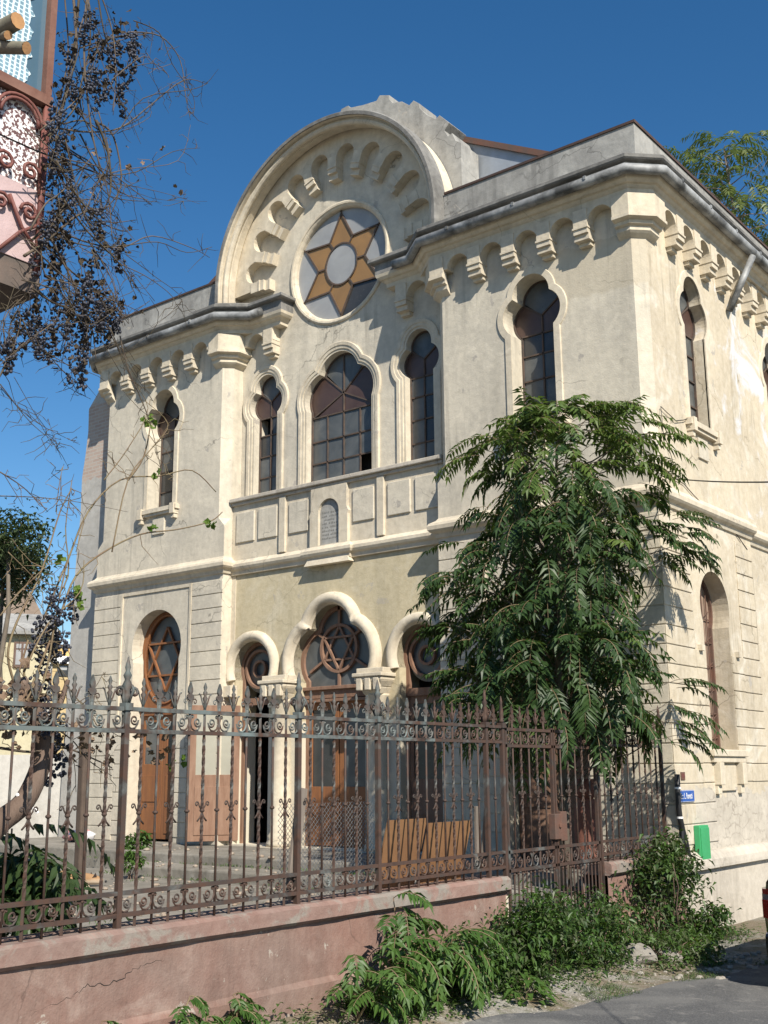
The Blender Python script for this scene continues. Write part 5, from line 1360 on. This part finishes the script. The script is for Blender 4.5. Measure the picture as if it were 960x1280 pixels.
for k in range(26): tuft((rnd.uniform(-9.5, -1.5), rnd.uniform(-6.5, -2.5), -1.498), .14, 12, rnd.uniform(.03, .07))
o = cg.build('grass', [M['leafweed'], M['leafdull']], None, fix=False); o['kind'] = 'stuff'
cr_ = MB()
for k in range(420):
    x = rnd.uniform(-10, -1); y = rnd.uniform(-6, -.3); z = -1.5 if y < -2.26 or (y < -1.62 and x < -8.3) else (-1.34 if y < -1.62 else ZF-.025); r = rnd.choice((.008, .012, .02, .03, .045)); cr_.ball((x, y, z+r*.3), r, 6, 4, (rnd.uniform(.8, 1.5), rnd.uniform(.8, 1.5), .6))
o = cr_.build('debris', simple('debris', (.36, .32, .27), (.26, .20, .15), 3, .9), None); o['kind'] = 'stuff'
M['stone'] = simple('field stone', (.20, .185, .16), (.28, .26, .23), 7, .95, 0, .6)
# stones and litter on the verge
lt = MB()
for k in range(260):
    y = rnd.uniform(-6.0, -.6); x = redge(y)+rnd.uniform(-.45, .15); r = rnd.choice((.008, .012, .012, .02, .035)) if y > -3 else rnd.uniform(.006, .014)
    lt.ball((x, y, hgt(x, y)+r*.3), r, 6, 4, (rnd.uniform(.8, 1.4), rnd.uniform(.8, 1.4), .7))
o = lt.build('rubble', simple('rubble', (.24, .215, .18), (.34, .315, .275), 9, .9), None); o['kind'] = 'stuff'
for y, x, r, lb in ((-2.55, .62, .16, 'larger rough grey stone lying on the weedy bank'), (-2.15, .80, .11, 'smaller broken stone lying beside the larger stone'), (-4.62, .78, .05, 'small pale tan stone lying at the road edge')):
    m = MB(); m.ball((x, y, hgt(x, y)+r*.3), r, 9, 7, (1.3, 1.0, .7))
    for j, v in enumerate(m.v): m.v[j] = tuple(q+rnd.uniform(-r*.16, r*.16) for q in v)
    o = m.build('stone', M['stone'], None, bevel=.005); tag(o, lb, 'stone')

# ------------------------------------------------------------------ grapevine
def tube_px(mb, pts, X, r, n=5):
    P = [atX(x, y, X if not isinstance(X, (list, tuple)) else X[i]) for i, (x, y) in enumerate(pts)]
    Q = []     # Catmull-Rom through the points
    for i in range(len(P)-1):
        p0, p1, p2, p3 = P[max(i-1, 0)], P[i], P[i+1], P[min(i+2, len(P)-1)]
        for k in range(4):
            t = k/4; Q.append(.5*((2*p1)+(p2-p0)*t+(2*p0-5*p1+4*p2-p3)*t*t+(3*p1-p0-3*p2+p3)*t*t*t))
    Q.append(P[-1]); m_ = len(Q)
    rr = [r[0]+(r[1]-r[0])*i/(m_-1) for i in range(m_)] if isinstance(r, (list, tuple)) else r
    mb.tube(Q, rr, n); return Q
def bunch_mesh(seed, n=40, L=.20):
    rd_ = random.Random(seed); m = MB(); m.smooth = True
    for i in range(n):
        t = rd_.random(); r = .058*(1-t*.6)*math.sqrt(rd_.random()); a = rd_.uniform(0, 6.28)
        m.ball((r*math.cos(a), r*math.sin(a), -t*L), .0108*rd_.uniform(.85, 1.15), 6, 4)
    m.tube([(0, 0, .08), (0, 0, -.02)], .003, 4)
    return m.mesh('grape_bunch', M['grape'])
BUN = [bunch_mesh(s_) for s_ in range(5)]
def bunch(parent, p, sc=1):
    o = bpy.data.objects.new('grape_bunch', BUN[rnd.randrange(5)]); link(o, parent); o.location = p; o.rotation_euler = (rnd.uniform(-.25, .25), rnd.uniform(-.25, .25), rnd.uniform(0, 6.28)); o.scale = (sc*rnd.uniform(.85, 1.25),)*2+(sc*rnd.uniform(.8, 1.2),)
def vineleaf(m, p, r, mi=0):
    r *= .8; jj = .32
    """lobed leaf"""
    n = Vector((rnd.uniform(-1, 1), rnd.uniform(-1, 1), rnd.uniform(.1, 1))).normalized(); x = n.orthogonal().normalized(); y = n.cross(x)
    rr = [1, .72, .95, .68, .8, .45, .8, .68, .95, .72]; ph = rnd.uniform(0, 6.28)
    m.mi = mi; m.add([p+n*r*.15] + [p + (x*math.cos(ph+2*PI*i/10)+y*math.sin(ph+2*PI*i/10))*r*rr[i] + n*rnd.uniform(-jj, jj)*r + x*rnd.uniform(-.15, .15)*r for i in range(10)], [(0, 1+i, 1+(i+1) % 10) for i in range(10)])
def twig_side(mb, Q, n, l, r=.003):
    for k in range(n):
        i = rnd.randrange(1, len(Q)-1); p = Q[i]; d = Vector((rnd.uniform(-.5, .5), rnd.uniform(-1, 1), rnd.uniform(-1, .8)))*l*rnd.uniform(.4, 1)
        mb.tube(wob(p, p+d, 3, l*.12, 0), [r, r, r*.8, r*.5], 3, False)
GV = thing('grapevine', 'gnarled bare grapevine with dark grape bunches rising behind the left fence', 'vine', (-.35, -9.6, -1.5))
tv = MB(); tv.smooth = True; XV = -.30
tube_px(tv, [(-60, 1110), (-25, 1060), (0, 1028), (30, 1003), (50, 960), (55, 925), (48, 900), (40, 880), (25, 850)], XV, (.085, .05), 9)
tube_px(tv, [(52, 925), (62, 905), (75, 880), (85, 850)], XV, (.03, .015), 6)
tv.build('trunk', M['barkdark'], GV)
rg = MB(); rg.tube([atX(28, 1004, XV)+Vector((.0, -.05, .06)), atX(36, 1010, XV)+Vector((.06, .03, -.03))], .012, 6); rg.build('tie', M['white'], GV)
cn = MB(); cn.smooth = True; cn2 = MB(); cn2.smooth = True
canes = [([(40, 880), (30, 840), (45, 800), (60, 760), (85, 700), (110, 640), (150, 600), (200, 595), (240, 588), (270, 615)], .010),
 ([(35, 870), (55, 820), (75, 770), (95, 720), (130, 690), (175, 668), (220, 662), (262, 652), (278, 640)], .010),
 ([(45, 885), (60, 830), (70, 770), (85, 700), (105, 650), (95, 690)], .008), ([(20, 860), (10, 820), (20, 780), (45, 730), (60, 690), (75, 640), (90, 610)], .010),
 ([(60, 760), (85, 720), (82, 660), (90, 600)], .007), ([(30, 840), (60, 780), (100, 740), (105, 700)], .008), ([(0, 770), (20, 745), (50, 715), (65, 700)], .006),
 ([(0, 935), (40, 940), (80, 935), (120, 950), (140, 960)], .010), ([(60, 905), (90, 925), (110, 950), (140, 970)], .006), ([(70, 890), (110, 870), (130, 840)], .005),
 ([(0, 620), (50, 622), (100, 628), (160, 640)], .004), ([(0, 590), (30, 610), (60, 640)], .005), ([(140, 690), (160, 600), (190, 560), (210, 530), (180, 500)], .006), ([(130, 600), (160, 560), (185, 510), (160, 470)], .005), ([(160, 600), (180, 570), (190, 520)], .009),
 ([(60, 790), (80, 850), (110, 890), (130, 920)], .006), ([(10, 690), (40, 720), (60, 745)], .004), ([(30, 900), (60, 920), (90, 945), (95, 990)], .005), ([(35, 800), (20, 850), (0, 880)], .008), ([(0, 905), (30, 880), (50, 840)], .012), ([(70, 640), (75, 600), (80, 580)], .004)]
for i, (pts, r) in enumerate(canes):
    Q = tube_px(cn if i < 7 or i > 11 else cn2, pts, XV+rnd.uniform(-.12, .14), (r, r*.4)); twig_side(cn, Q, 9, .28)
cn.smooth = True; cn.add(cn2.v, cn2.f, 1); cn.build('canes', [M['cane'], M['canegrey']], GV)
for px, py in ((62, 765), (70, 750), (55, 780), (58, 800), (50, 815), (68, 785), (85, 745), (95, 740), (60, 745), (52, 770), (75, 800), (80, 790), (55, 830), (48, 855), (60, 865), (70, 880), (58, 890), (72, 905), (66, 920), (62, 850), (45, 870), (80, 905), (78, 930), (70, 945), (52, 840), (68, 735)): bunch(GV, atX(px+rnd.uniform(-4, 4), py, XV+rnd.uniform(-.1, .1)), .95)
vl = MB(); vd = MB()
for px, py in ((185, 525), (190, 530), (262, 652), (265, 655), (97, 745), (92, 735), (100, 755), (195, 593), (190, 660), (215, 957), (230, 950), (75, 700), (182, 528)):
    for j in range(3): vineleaf(vl, atX(px+rnd.uniform(-5, 5), py+rnd.uniform(-5, 5), XV+.05), .042)
for k in range(190):
    px, py = rnd.choice(((20, 870), (8, 900), (35, 890), (45, 860), (20, 895), (5, 870), (60, 925), (95, 930), (193, 930), (122, 938), (15, 905)))
    vineleaf(vd, atX(px+rnd.gauss(0, 13), py+rnd.gauss(0, 16), XV+rnd.uniform(-.15, .15)), rnd.uniform(.025, .055))
vl.build('green_leaves', M['leafvine'], GV, fix=False); vd.build('dry_leaves', M['leafdry'], GV, fix=False)
# the part of a vine that hangs from the oriel
HV = thing('hanging_grapevine', 'tangled leafless vine heavy with black grapes hanging beside the oriel window', 'vine', (.1, -9.5, 3.4))
cn = MB(); cn.smooth = True; cn2 = MB(); cn2.smooth = True; XH = .02
hang = [([(110, -20), (105, 60), (110, 130), (120, 190), (135, 240), (140, 300)], .010), ([(120, -20), (130, 40), (145, 90), (140, 140)], .008), ([(90, -20), (95, 60), (80, 130), (70, 170), (75, 220)], .012),
 ([(60, 170), (90, 140), (110, 100), (125, 50)], .008), ([(70, 160), (110, 165), (150, 160), (190, 130), (230, 100), (258, 105)], .008), ([(150, 160), (180, 145), (200, 120), (240, 95)], .004),
 ([(160, 40), (200, 45), (225, 75), (232, 120), (238, 150)], .006), ([(100, 60), (150, 45), (190, 42)], .006), ([(40, 150), (80, 185), (110, 205), (150, 240), (185, 250)], .009), ([(120, 150), (135, 190), (138, 240), (125, 270)], .012),
 ([(60, 280), (100, 300), (150, 310), (190, 295), (240, 310), (262, 322)], .007), ([(40, 300), (70, 270), (90, 240), (110, 200)], .010), ([(30, 320), (60, 300), (95, 270), (130, 260)], .012), ([(80, 250), (110, 290), (150, 330), (170, 370)], .008),
 ([(60, 290), (80, 330), (100, 370), (115, 410), (120, 450)], .009), ([(50, 300), (90, 340), (130, 370), (160, 400)], .008), ([(20, 400), (50, 430), (75, 460), (100, 480)], .006), ([(0, 470), (20, 440), (50, 420), (80, 400)], .006), ([(110, 300), (140, 350), (150, 400)], .006), ([(60, 330), (85, 390), (75, 440)], .008),
 ([(100, 240), (140, 230), (200, 240), (250, 255)], .004), ([(120, 220), (170, 215), (215, 190), (250, 185)], .005), ([(150, 330), (190, 350), (220, 380), (190, 410)], .004), ([(70, 200), (100, 250), (130, 280), (160, 290)], .009), ([(140, 100), (180, 70), (200, 90)], .005), ([(130, 400), (150, 440), (190, 500)], .004), ([(10, 445), (5, 400), (30, 370)], .007), ([(40, 360), (70, 380), (110, 390), (140, 385)], .009), ([(150, 420), (160, 460), (185, 520), (200, 580)], .005), ([(0, 480), (40, 530), (80, 560)], .004)]
for i, (pts, r) in enumerate(hang):
    for j in range(2 if max(q[0] for q in pts) > 185 else 4):
        pj_ = [(x+rnd.gauss(0, 8)*j**.6, y+rnd.gauss(0, 8)*j**.6) for x, y in pts]
        Q = tube_px(cn if (i+j) % 2 else cn2, pj_, XH+rnd.uniform(-.25, .3), (r*(1-.22*j), r*.3)); twig_side(cn if i % 3 else cn2, Q, 10, .24, .0026)
cn.smooth = True; cn.add(cn2.v, cn2.f, 1); cn.build('canes', [M['canedark'], M['canegrey']], HV)
spots = [(120, 50), (130, 60), (165, 45), (172, 58), (175, 70), (150, 35), (125, 100), (135, 70), (118, 95), (140, 95), (150, 125), (130, 110), (80, 60), (85, 95), (100, 30), (110, 20), (75, 130), (90, 120), (75, 180), (85, 170), (70, 200), (80, 210), (68, 225), (85, 230), (75, 245), (82, 255), (70, 265), (60, 280), (75, 285), (85, 300), (60, 300), (70, 320), (118, 270), (125, 310), (150, 300), (155, 310), (100, 345), (110, 350), (120, 360), (105, 370), (95, 380), (115, 385), (130, 370), (140, 380), (110, 400), (100, 405), (90, 395), (125, 400), (130, 410), (115, 420), (105, 430), (95, 440), (120, 395), (145, 375), (150, 385), (135, 395), (55, 385), (45, 400), (60, 410), (50, 420), (40, 390), (20, 400), (12, 420), (18, 435), (5, 430), (60, 430), (100, 455), (98, 460), (85, 405), (75, 390), (65, 345), (50, 320), (110, 335), (160, 90)]
for px, py in spots: bunch(HV, atX(px+rnd.uniform(-8, 8), py+rnd.uniform(-10, 2), XH+rnd.uniform(-.25, .3)), rnd.uniform(.8, 1.15))
dl = MB()
for k in range(520):
    px, py = rnd.choice(spots); q = atX(px+rnd.gauss(0, 9), py+rnd.gauss(0, 10), XH+rnd.uniform(-.25, .3)); vineleaf(dl, q, rnd.uniform(.018, .04))
dl.build('withered_leaves', simple('withered leaf', (.035, .028, .02), (.075, .055, .035), 9, .9), HV, fix=False)
vd = MB()
for px, py in ((115, 190), (125, 200), (120, 240), (105, 255), (180, 200), (205, 185), (228, 243), (160, 210), (175, 225), (140, 190), (200, 225), (60, 350), (75, 360), (90, 355), (55, 365), (215, 235), (130, 225), (100, 200), (155, 185)):
    vineleaf(vd, atX(px+rnd.uniform(-4, 4), py+rnd.uniform(-4, 4), XH+.1), rnd.uniform(.022, .042))
vd.build('dry_leaves', M['leafdry'], HV, fix=False)

# ------------------------------------------------------------------ neighbouring house with the glazed oriel, upper left
NH = thing('neighbour_house', 'neighbouring house with maroon framed glazed oriel and lace curtain, upper left', 'house', (-3, -15, -2))
m = MB(); m.box(-7, -.35, -20, -12.9, -2.2, 6.4); m.build('house_wall', plaster('pink house plaster', (.52, .33, .30), (.42, .27, .25), (.58, .42, .38)), NH)
m = MB(); m.hexa([(-7.3, -20.3, 6.4), (.0, -20.3, 6.4), (.0, -12.6, 6.4), (-7.3, -12.6, 6.4), (-4.2, -17.5, 8.3), (-3.2, -17.5, 8.3), (-3.2, -15.4, 8.3), (-4.2, -15.4, 8.3)]); m.build('roof', M['darkcap'], NH)
YO = atX(64, 132, 0).y; zr = atX(62, 128, 0).z; zb_ = atX(40, 364, 0).z
OR = MB(); OR.box(-.95, -.02, -12.9, YO-.02, zb_+.12, zb_+.20); OR.box(-.95, .0, -12.9, YO, zb_-.02, zb_+.119); ORo = OR.build('oriel', simple('oriel soffit', (.16, .12, .10), (.10, .085, .075), 5, .8), NH)
m = MB(); m.box(-.93, -.03, YO-.05, YO-.03, zb_+.2, 7.2); m.box(-.95, .03, -12.9, YO+.05, 7.0, 7.2); m.build('oriel_end_wall', M['darkcap'], ORo)
m = MB(); m.box(-.03, -.01, -12.9, YO-.05, zb_+.2, zb_+.75); m.build('oriel_apron', plaster('pale pink panel', (.50, .37, .37), (.42, .32, .32), (.55, .43, .42)), ORo)
gl = mat('blue window glass'); c_ = mix(gl[1], noise(gl[1], coords(gl[1]), 2, 3), (.05, .10, .15), (.10, .17, .22)); finish(gl[1], gl[2], c_, .12, 0, .6)
m = MB(); m.box(-.06, -.045, -12.9, YO-.06, zr+.03, 7.0); m.build('pane', gl[0], ORo)
m = MB()
for y in (YO-.035, YO-.92, YO-1.8, YO-2.7): m.box(-.05, .012, y-.026, y+.026, zr-.02, 7.0)
m.box(-.06, .02, -12.9, YO, zr-.04, zr+.035); m.build('window_frame', simple('brown frame', (.16, .075, .055), (.22, .12, .09), 6, .6), ORo)
lace = mat('lace curtain'); nt = lace[1]; x, y, z = sep(nt, geo(nt))
wv = mth(nt, 'SINE', mth(nt, 'MULTIPLY', mth(nt, 'ADD', y, mth(nt, 'MULTIPLY', noise(nt, geo(nt), 5, 3), .06)), 150)); w2 = mth(nt, 'SINE', mth(nt, 'MULTIPLY', z, 190))
k = mth(nt, 'MAXIMUM', mth(nt, 'MULTIPLY', w2, .55), wv); c_ = mix(nt, ramp(nt, k, [(.25, 0.), (.6, 1.)]), (.16, .27, .34), (.66, .78, .82)); finish(nt, lace[2], c_, .7, 0, .3)
m = MB(); n = 70; v0 = []; v1 = []
for i in range(n+1):
    z = zr+.04+(7.0-zr)*i/n; v0.append((-.04, YO-1.75, z)); v1.append((-.04+.003*math.sin(i), YO-.17-.02*math.sin(i*1.3)-.018*(i % 2), z))
m.loft([v0, v1]); m.build('curtain', lace[0], ORo, fix=False)
spk = mat('speckled glass'); nt = spk[1]; c_ = mix(nt, ramp(nt, noise(nt, coords(nt), 42, 2, .6), [(.47, 0.), (.52, 1.)]), (.13, .07, .07), (.78, .76, .76)); finish(nt, spk[2], c_, .6, 0, .3)
m = MB(); m.box(-.05, -.04, -12.9, YO-.05, zb_+.62, zr-.05); m.build('speckled_panel', spk[0], ORo)
m = MB(); m.smooth = True
w_ = .42
for k in range(6):
    y = YO-.03-k*w_
    m.box(-.02, .012, y-.022, y+.022, zb_+.12, zr-.03)
    ym = y-w_/2; r_ = w_/2-.03; za = zr-.06-r_
    for r2 in (r_, r_-.03): m.tube([(0, ym+r2*math.cos(PI*i/12), za+r2*math.sin(PI*i/12)) for i in range(13)], .014, 5)
    for sg in (-1, 1):
        m.tube([(0.01, ym+sg*r_, za)] + [(0.01, ym+sg*r_, za-.5)], .012, 5)
        m.tube([(.02, q[1], q[2]) for q in spiral(ym+sg*.10, zb_+.85, .075, sg, 1, 14, 1.4)], .013, 5); m.tube([(.02, q[1], q[2]) for q in spiral(ym+sg*.11, zb_+.55, .07, -sg, 1, 14, 1.4)], .013, 5)
    m.tube([(.02, y, zb_+.5), (.02, ym+.05, zb_+.38), (.02, ym-.1, zb_+.2)], .014, 5); m.tube([(.02, ym-.05, zb_+.62), (.02, ym+.06, zb_+.42), (.02, ym+.18, zb_+.3)], .014, 5)
m.build('iron_grille', M['maroon'], ORo)
wr = MB(); A = atX(-40, 150, .3); B = atX(118, 215, .1); wr.tube([A, (A+B)/2+Vector((0, 0, -.02)), B], .007, 4); o = wr.build('vine_wire', M['black'], None); tag(o, 'thin dark wire stretched in front of the oriel grille', 'wire')
# pruned tree left of the picture: its sawn branches reach in
PT = atD(-190, 60, 6.0)
pt_ = thing('pruned_tree', 'pruned branches with pale sawn ends reaching in at upper left', 'tree', (PT.x, PT.y, -2)); m = MB(); m.smooth = True
m.tube([(PT.x, PT.y, -2.05), (PT.x+.05, PT.y, 0), (PT.x, PT.y+.05, 2), (PT.x, PT.y, PT.z+.2)], [.14, .12, .10, .08], 10)
m.build('trunk', M['bark'], pt_)
for pts, r in (([(-200, 80), (-80, 60), (0, 38), (22, 26)], .046), ([(-200, 100), (-90, 62), (0, 59), (33, 60)], .034), ([(-150, 70), (-60, 55), (2, 46), (10, 44)], .024)):
    P = [atD(x, y, 6.0-.08*i) for i, (x, y) in enumerate(pts)]; b = MB(); b.smooth = True; b.tube(P, [r*1.1, r, r, r*.95], 9, False); bo = b.build('branch', simple('green grey bark', (.13, .13, .10), (.20, .18, .14), 9, .9), pt_)
    e = MB(); d = (P[-1]-P[-2]).normalized(); x_ = d.orthogonal().normalized(); y_ = d.cross(x_); e.add([P[-1]+d*.003+(x_*math.cos(i*PI/5)+y_*math.sin(i*PI/5))*r*.95 for i in range(10)], [tuple(range(10))]); e.build('sawn_end', M['cut'], bo, fix=False)

# ------------------------------------------------------------------ background, left
def wallpoly(name, m, parent, x0, x1, y0, y1, z0, z1): b = MB(); b.box(x0, x1, y0, y1, z0, z1); return b.build(name, m, parent)
c = atD(20, 900, 42)
YH = thing('yellow_house', 'pale yellow house with tall brown window beyond the courtyard', 'house', (c.x, c.y, -2), rz=0)
def far_house(root, px0, px1, dist, zt, col, rz, parts):
    """a box house facing the camera-ish, built from its left and right image edges at a distance"""
    ey = ray(px1, 900); ey.z = 0; ey.normalize(); ex = Vector((ey.y, -ey.x, 0)); b = atD(px1, 900, dist); b.z = 0
    d0_ = ray(px0, 900); d0_.z = 0; L = dist*1.0*(ray(px1, 900).xy.length)*math.tan(d0_.angle(ey)); a = b-ex*L
    P = lambda u, d, z: a+ex*u+ey*d+Vector((0, 0, z))
    def bx(m, u0, u1, d0, d1, z0, z1): m.hexa([P(u0, d0, z0), P(u1, d0, z0), P(u1, d1, z0), P(u0, d1, z0), P(u0, d0, z1), P(u1, d0, z1), P(u1, d1, z1), P(u0, d1, z1)])
    return P, L, bx
def zpx(px, py, dist): return atD(px, py, dist).z
d_ = 42; P, L, bx = far_house(YH, -160, 58, d_, 0, None, 0, None); ze_ = zpx(30, 792, d_)
m = MB(); bx(m, 0, L, 0, 8, -2.2, ze_); m.build('wall', plaster('pale yellow plaster', (.52, .47, .31), (.45, .40, .27), (.57, .52, .38)), YH)
m = MB(); bx(m, -.4, L+.3, -.35, 8.4, ze_, ze_+.12); zz = zpx(30, 776, d_)
m.hexa([P(-.4, -.35, ze_+.12), P(L+.3, -.35, ze_+.12), P(L+.3, 8.3, ze_+.12), P(-.4, 8.3, ze_+.12), P(-.4, 2.0, zz+.6), P(L-.1, 2.0, zz+.6), P(L-.1, 6.0, zz+.6), P(-.4, 6.0, zz+.6)]); RFm = m.build('roof', M['grey'], YH)
m = MB(); m.hexa([P(L-5, 2.2, ze_+.7), P(L-.2, 2.2, ze_+.7), P(L-.2, 6, ze_+.7), P(L-5, 6, ze_+.7), P(L-3.4, 3.6, zpx(40, 738, d_+4)), P(L-.9, 3.6, zpx(40, 738, d_+4)), P(L-.9, 4.8, zpx(40, 738, d_+4)), P(L-3.4, 4.8, zpx(40, 738, d_+4))]); m.build('upper_roof', simple('brown roof', (.17, .13, .10), (.22, .17, .13), 3, .85), RFm)
m = MB(); bx(m, L-1.5, L-1.1, 3.5, 4.0, ze_+1.0, zpx(45, 722, d_+4)); m.build('chimney', M['cream'], RFm)
s_ = FPX/d_/1.0
def upx(px): return (atD(px, 900, d_)-P(0, 0, 0)).dot((P(1, 0, 0)-P(0, 0, 0)))
for k, (p0, p1) in enumerate(((12, 33), (-40, -19), (-90, -69))):
    m = MB(); z0_, z1_ = zpx(22, 834, d_), zpx(22, 801, d_); bx(m, upx(p0), upx(p1), -.06, .02, z0_, z1_); wo = m.build('window', simple('brown window', (.10, .06, .045), (.14, .09, .07)), YH)
    m = MB(); u0, u1 = upx(p0), upx(p1); um = (u0+u1)/2
    for a0, a1 in ((u0+.08, um-.04), (um+.04, u1-.08)):
        bx(m, a0, a1, -.075, -.055, z0_+.1, z0_+(z1_-z0_)*.68); bx(m, a0, a1, -.075, -.055, z0_+(z1_-z0_)*.74, z1_-.08)
    m.build('pane', M['glassrose'], wo)
d2 = 62; OH = thing('ochre_house', 'ochre house with small dark window peeping beside the grey flank wall', 'house', tuple(atD(75, 900, d2).xy)+(-2,)); P, L, bx = far_house(OH, 48, 150, d2, 0, None, 0, None)
zc_ = zpx(70, 822, d2); m = MB(); bx(m, 0, L, 0, 9, -2.2, zc_); m.build('wall', plaster('ochre house plaster', (.50, .38, .20), (.45, .34, .18), (.54, .43, .25)), OH)
m = MB(); bx(m, -.2, L+.2, -.3, .1, zc_-.35, zc_+.05); m.build('cornice', M['white'], OH)
m = MB(); bx(m, 0, L, 1.0, 9, zc_+.05, zpx(70, 803, d2)); m.build('attic_wall', plaster('orange attic plaster', (.62, .42, .17), (.56, .38, .16), (.66, .48, .24)), OH)
m = MB(); bx(m, .3, L, .8, 9.2, zpx(70, 803, d2), zpx(70, 796, d2)); m.build('roof', simple('blue sheet roof', (.32, .45, .62), (.38, .50, .66), 3, .5), OH)
m = MB(); q = lambda px: (atD(px, 900, d2)-P(0, 0, 0)).dot((P(1, 0, 0)-P(0, 0, 0))); bx(m, q(69), q(83), -.05, .05, zpx(75, 846, d2), zpx(75, 832, d2)); wo = m.build('window', M['glassdark'], OH)
m = MB(); bx(m, q(71), q(81), -.07, -.051, zpx(75, 838, d2), zpx(75, 833, d2)); m.build('pane', M['glassrose'], wo)
m = MB(); bx(m, q(56), q(63), -.12, .0, -2.2, zc_-.35); m.build('pilaster', M['grey'], OH)
# pale garden wall closing the courtyard
a, b = atZ(-40, 1035, -1.5), atZ(100, 1030, -1.5)
GW = MB(); zt = atZ(60, 1000, 0).z
a = Vector((-19, -1.0, 0)); b = Vector((-13.2, .6, 0)); a = Vector((-22, -6, 0))
GW.bar((a.x, a.y, -.65), (b.x, b.y, -.65), .25, 2.1); o = GW.build('garden_wall', plaster('white garden plaster', (.50, .48, .44), (.42, .40, .36), (.56, .54, .50)), None); tag(o, 'plain whitish garden wall closing the courtyard at the left', 'wall')
def bush_tree(label, px, py, dist, r, n, l, name='tree'):
    c = atD(px, py, dist); t = thing(name, label, 'tree', (c.x, c.y, -2)); m = MB(); k = MB(); k.smooth = True
    leafy(m, c, r, r, r*.8, n, l, l*.5, 0, sub=22); k.tube(wob((c.x, c.y, -2.1), c, 4, .2, 0), [.10, .09, .08, .06, .04], 7)
    for j in range(8): k.tube(wob(c-Vector((0, 0, r*.6)), c+Vector((rnd.uniform(-1, 1)*r*.7, rnd.uniform(-1, 1)*r*.7, rnd.uniform(-.2, .7)*r)), 3, .1, 0), [.04, .03, .02, .01], 5)
    k.build('trunk', M['bark'], t); m.build('crown', M['leaffar'], t, fix=False)
bush_tree('dark green tree left of the yellow house roof', 5, 715, 32, 1.05, 2600, .20)
bush_tree('airy green tree top spreading above the other tree at left', 10, 672, 30, .85, 1500, .18)

# ------------------------------------------------------------------ light
w = bpy.data.worlds.new('World'); S.world = w; w.use_nodes = True
nt = w.node_tree; bg = nt.nodes['Background']; sk = nt.nodes.new('ShaderNodeTexSky'); sk.sky_type = 'NISHITA'; sk.sun_disc = False
sd = Vector((1.83, -1.0, 1.72)).normalized()          # towards the sun
el = math.asin(sd.z); azm = math.atan2(sd.x, sd.y)
sk.sun_elevation = el; sk.sun_rotation = azm; sk.altitude = 100; sk.air_density = 1.0; sk.dust_density = .25; sk.ozone_density = 2.2
hs = nt.nodes.new('ShaderNodeHueSaturation'); hs.inputs['Saturation'].default_value = 1.32; nt.links.new(sk.outputs[0], hs.inputs['Color']); nt.links.new(hs.outputs[0], bg.inputs['Color']); bg.inputs['Strength'].default_value = .087
sl_ = bpy.data.lights.new('sun', 'SUN'); sl_.energy = 5.0; sl_.angle = math.radians(.5); sl_.color = (1, .93, .815)
so = bpy.data.objects.new('sun', sl_); COL.objects.link(so); so.rotation_euler = sd.to_track_quat('Z', 'Y').to_euler()
S.view_settings.view_transform = 'Standard'; S.view_settings.look = 'None'; S.view_settings.exposure = .52; S.view_settings.gamma = 1
S.render.engine = 'CYCLES'; S.cycles.max_bounces = 6; S.cycles.diffuse_bounces = 3
S.render.resolution_x = 768; S.render.resolution_y = 1024
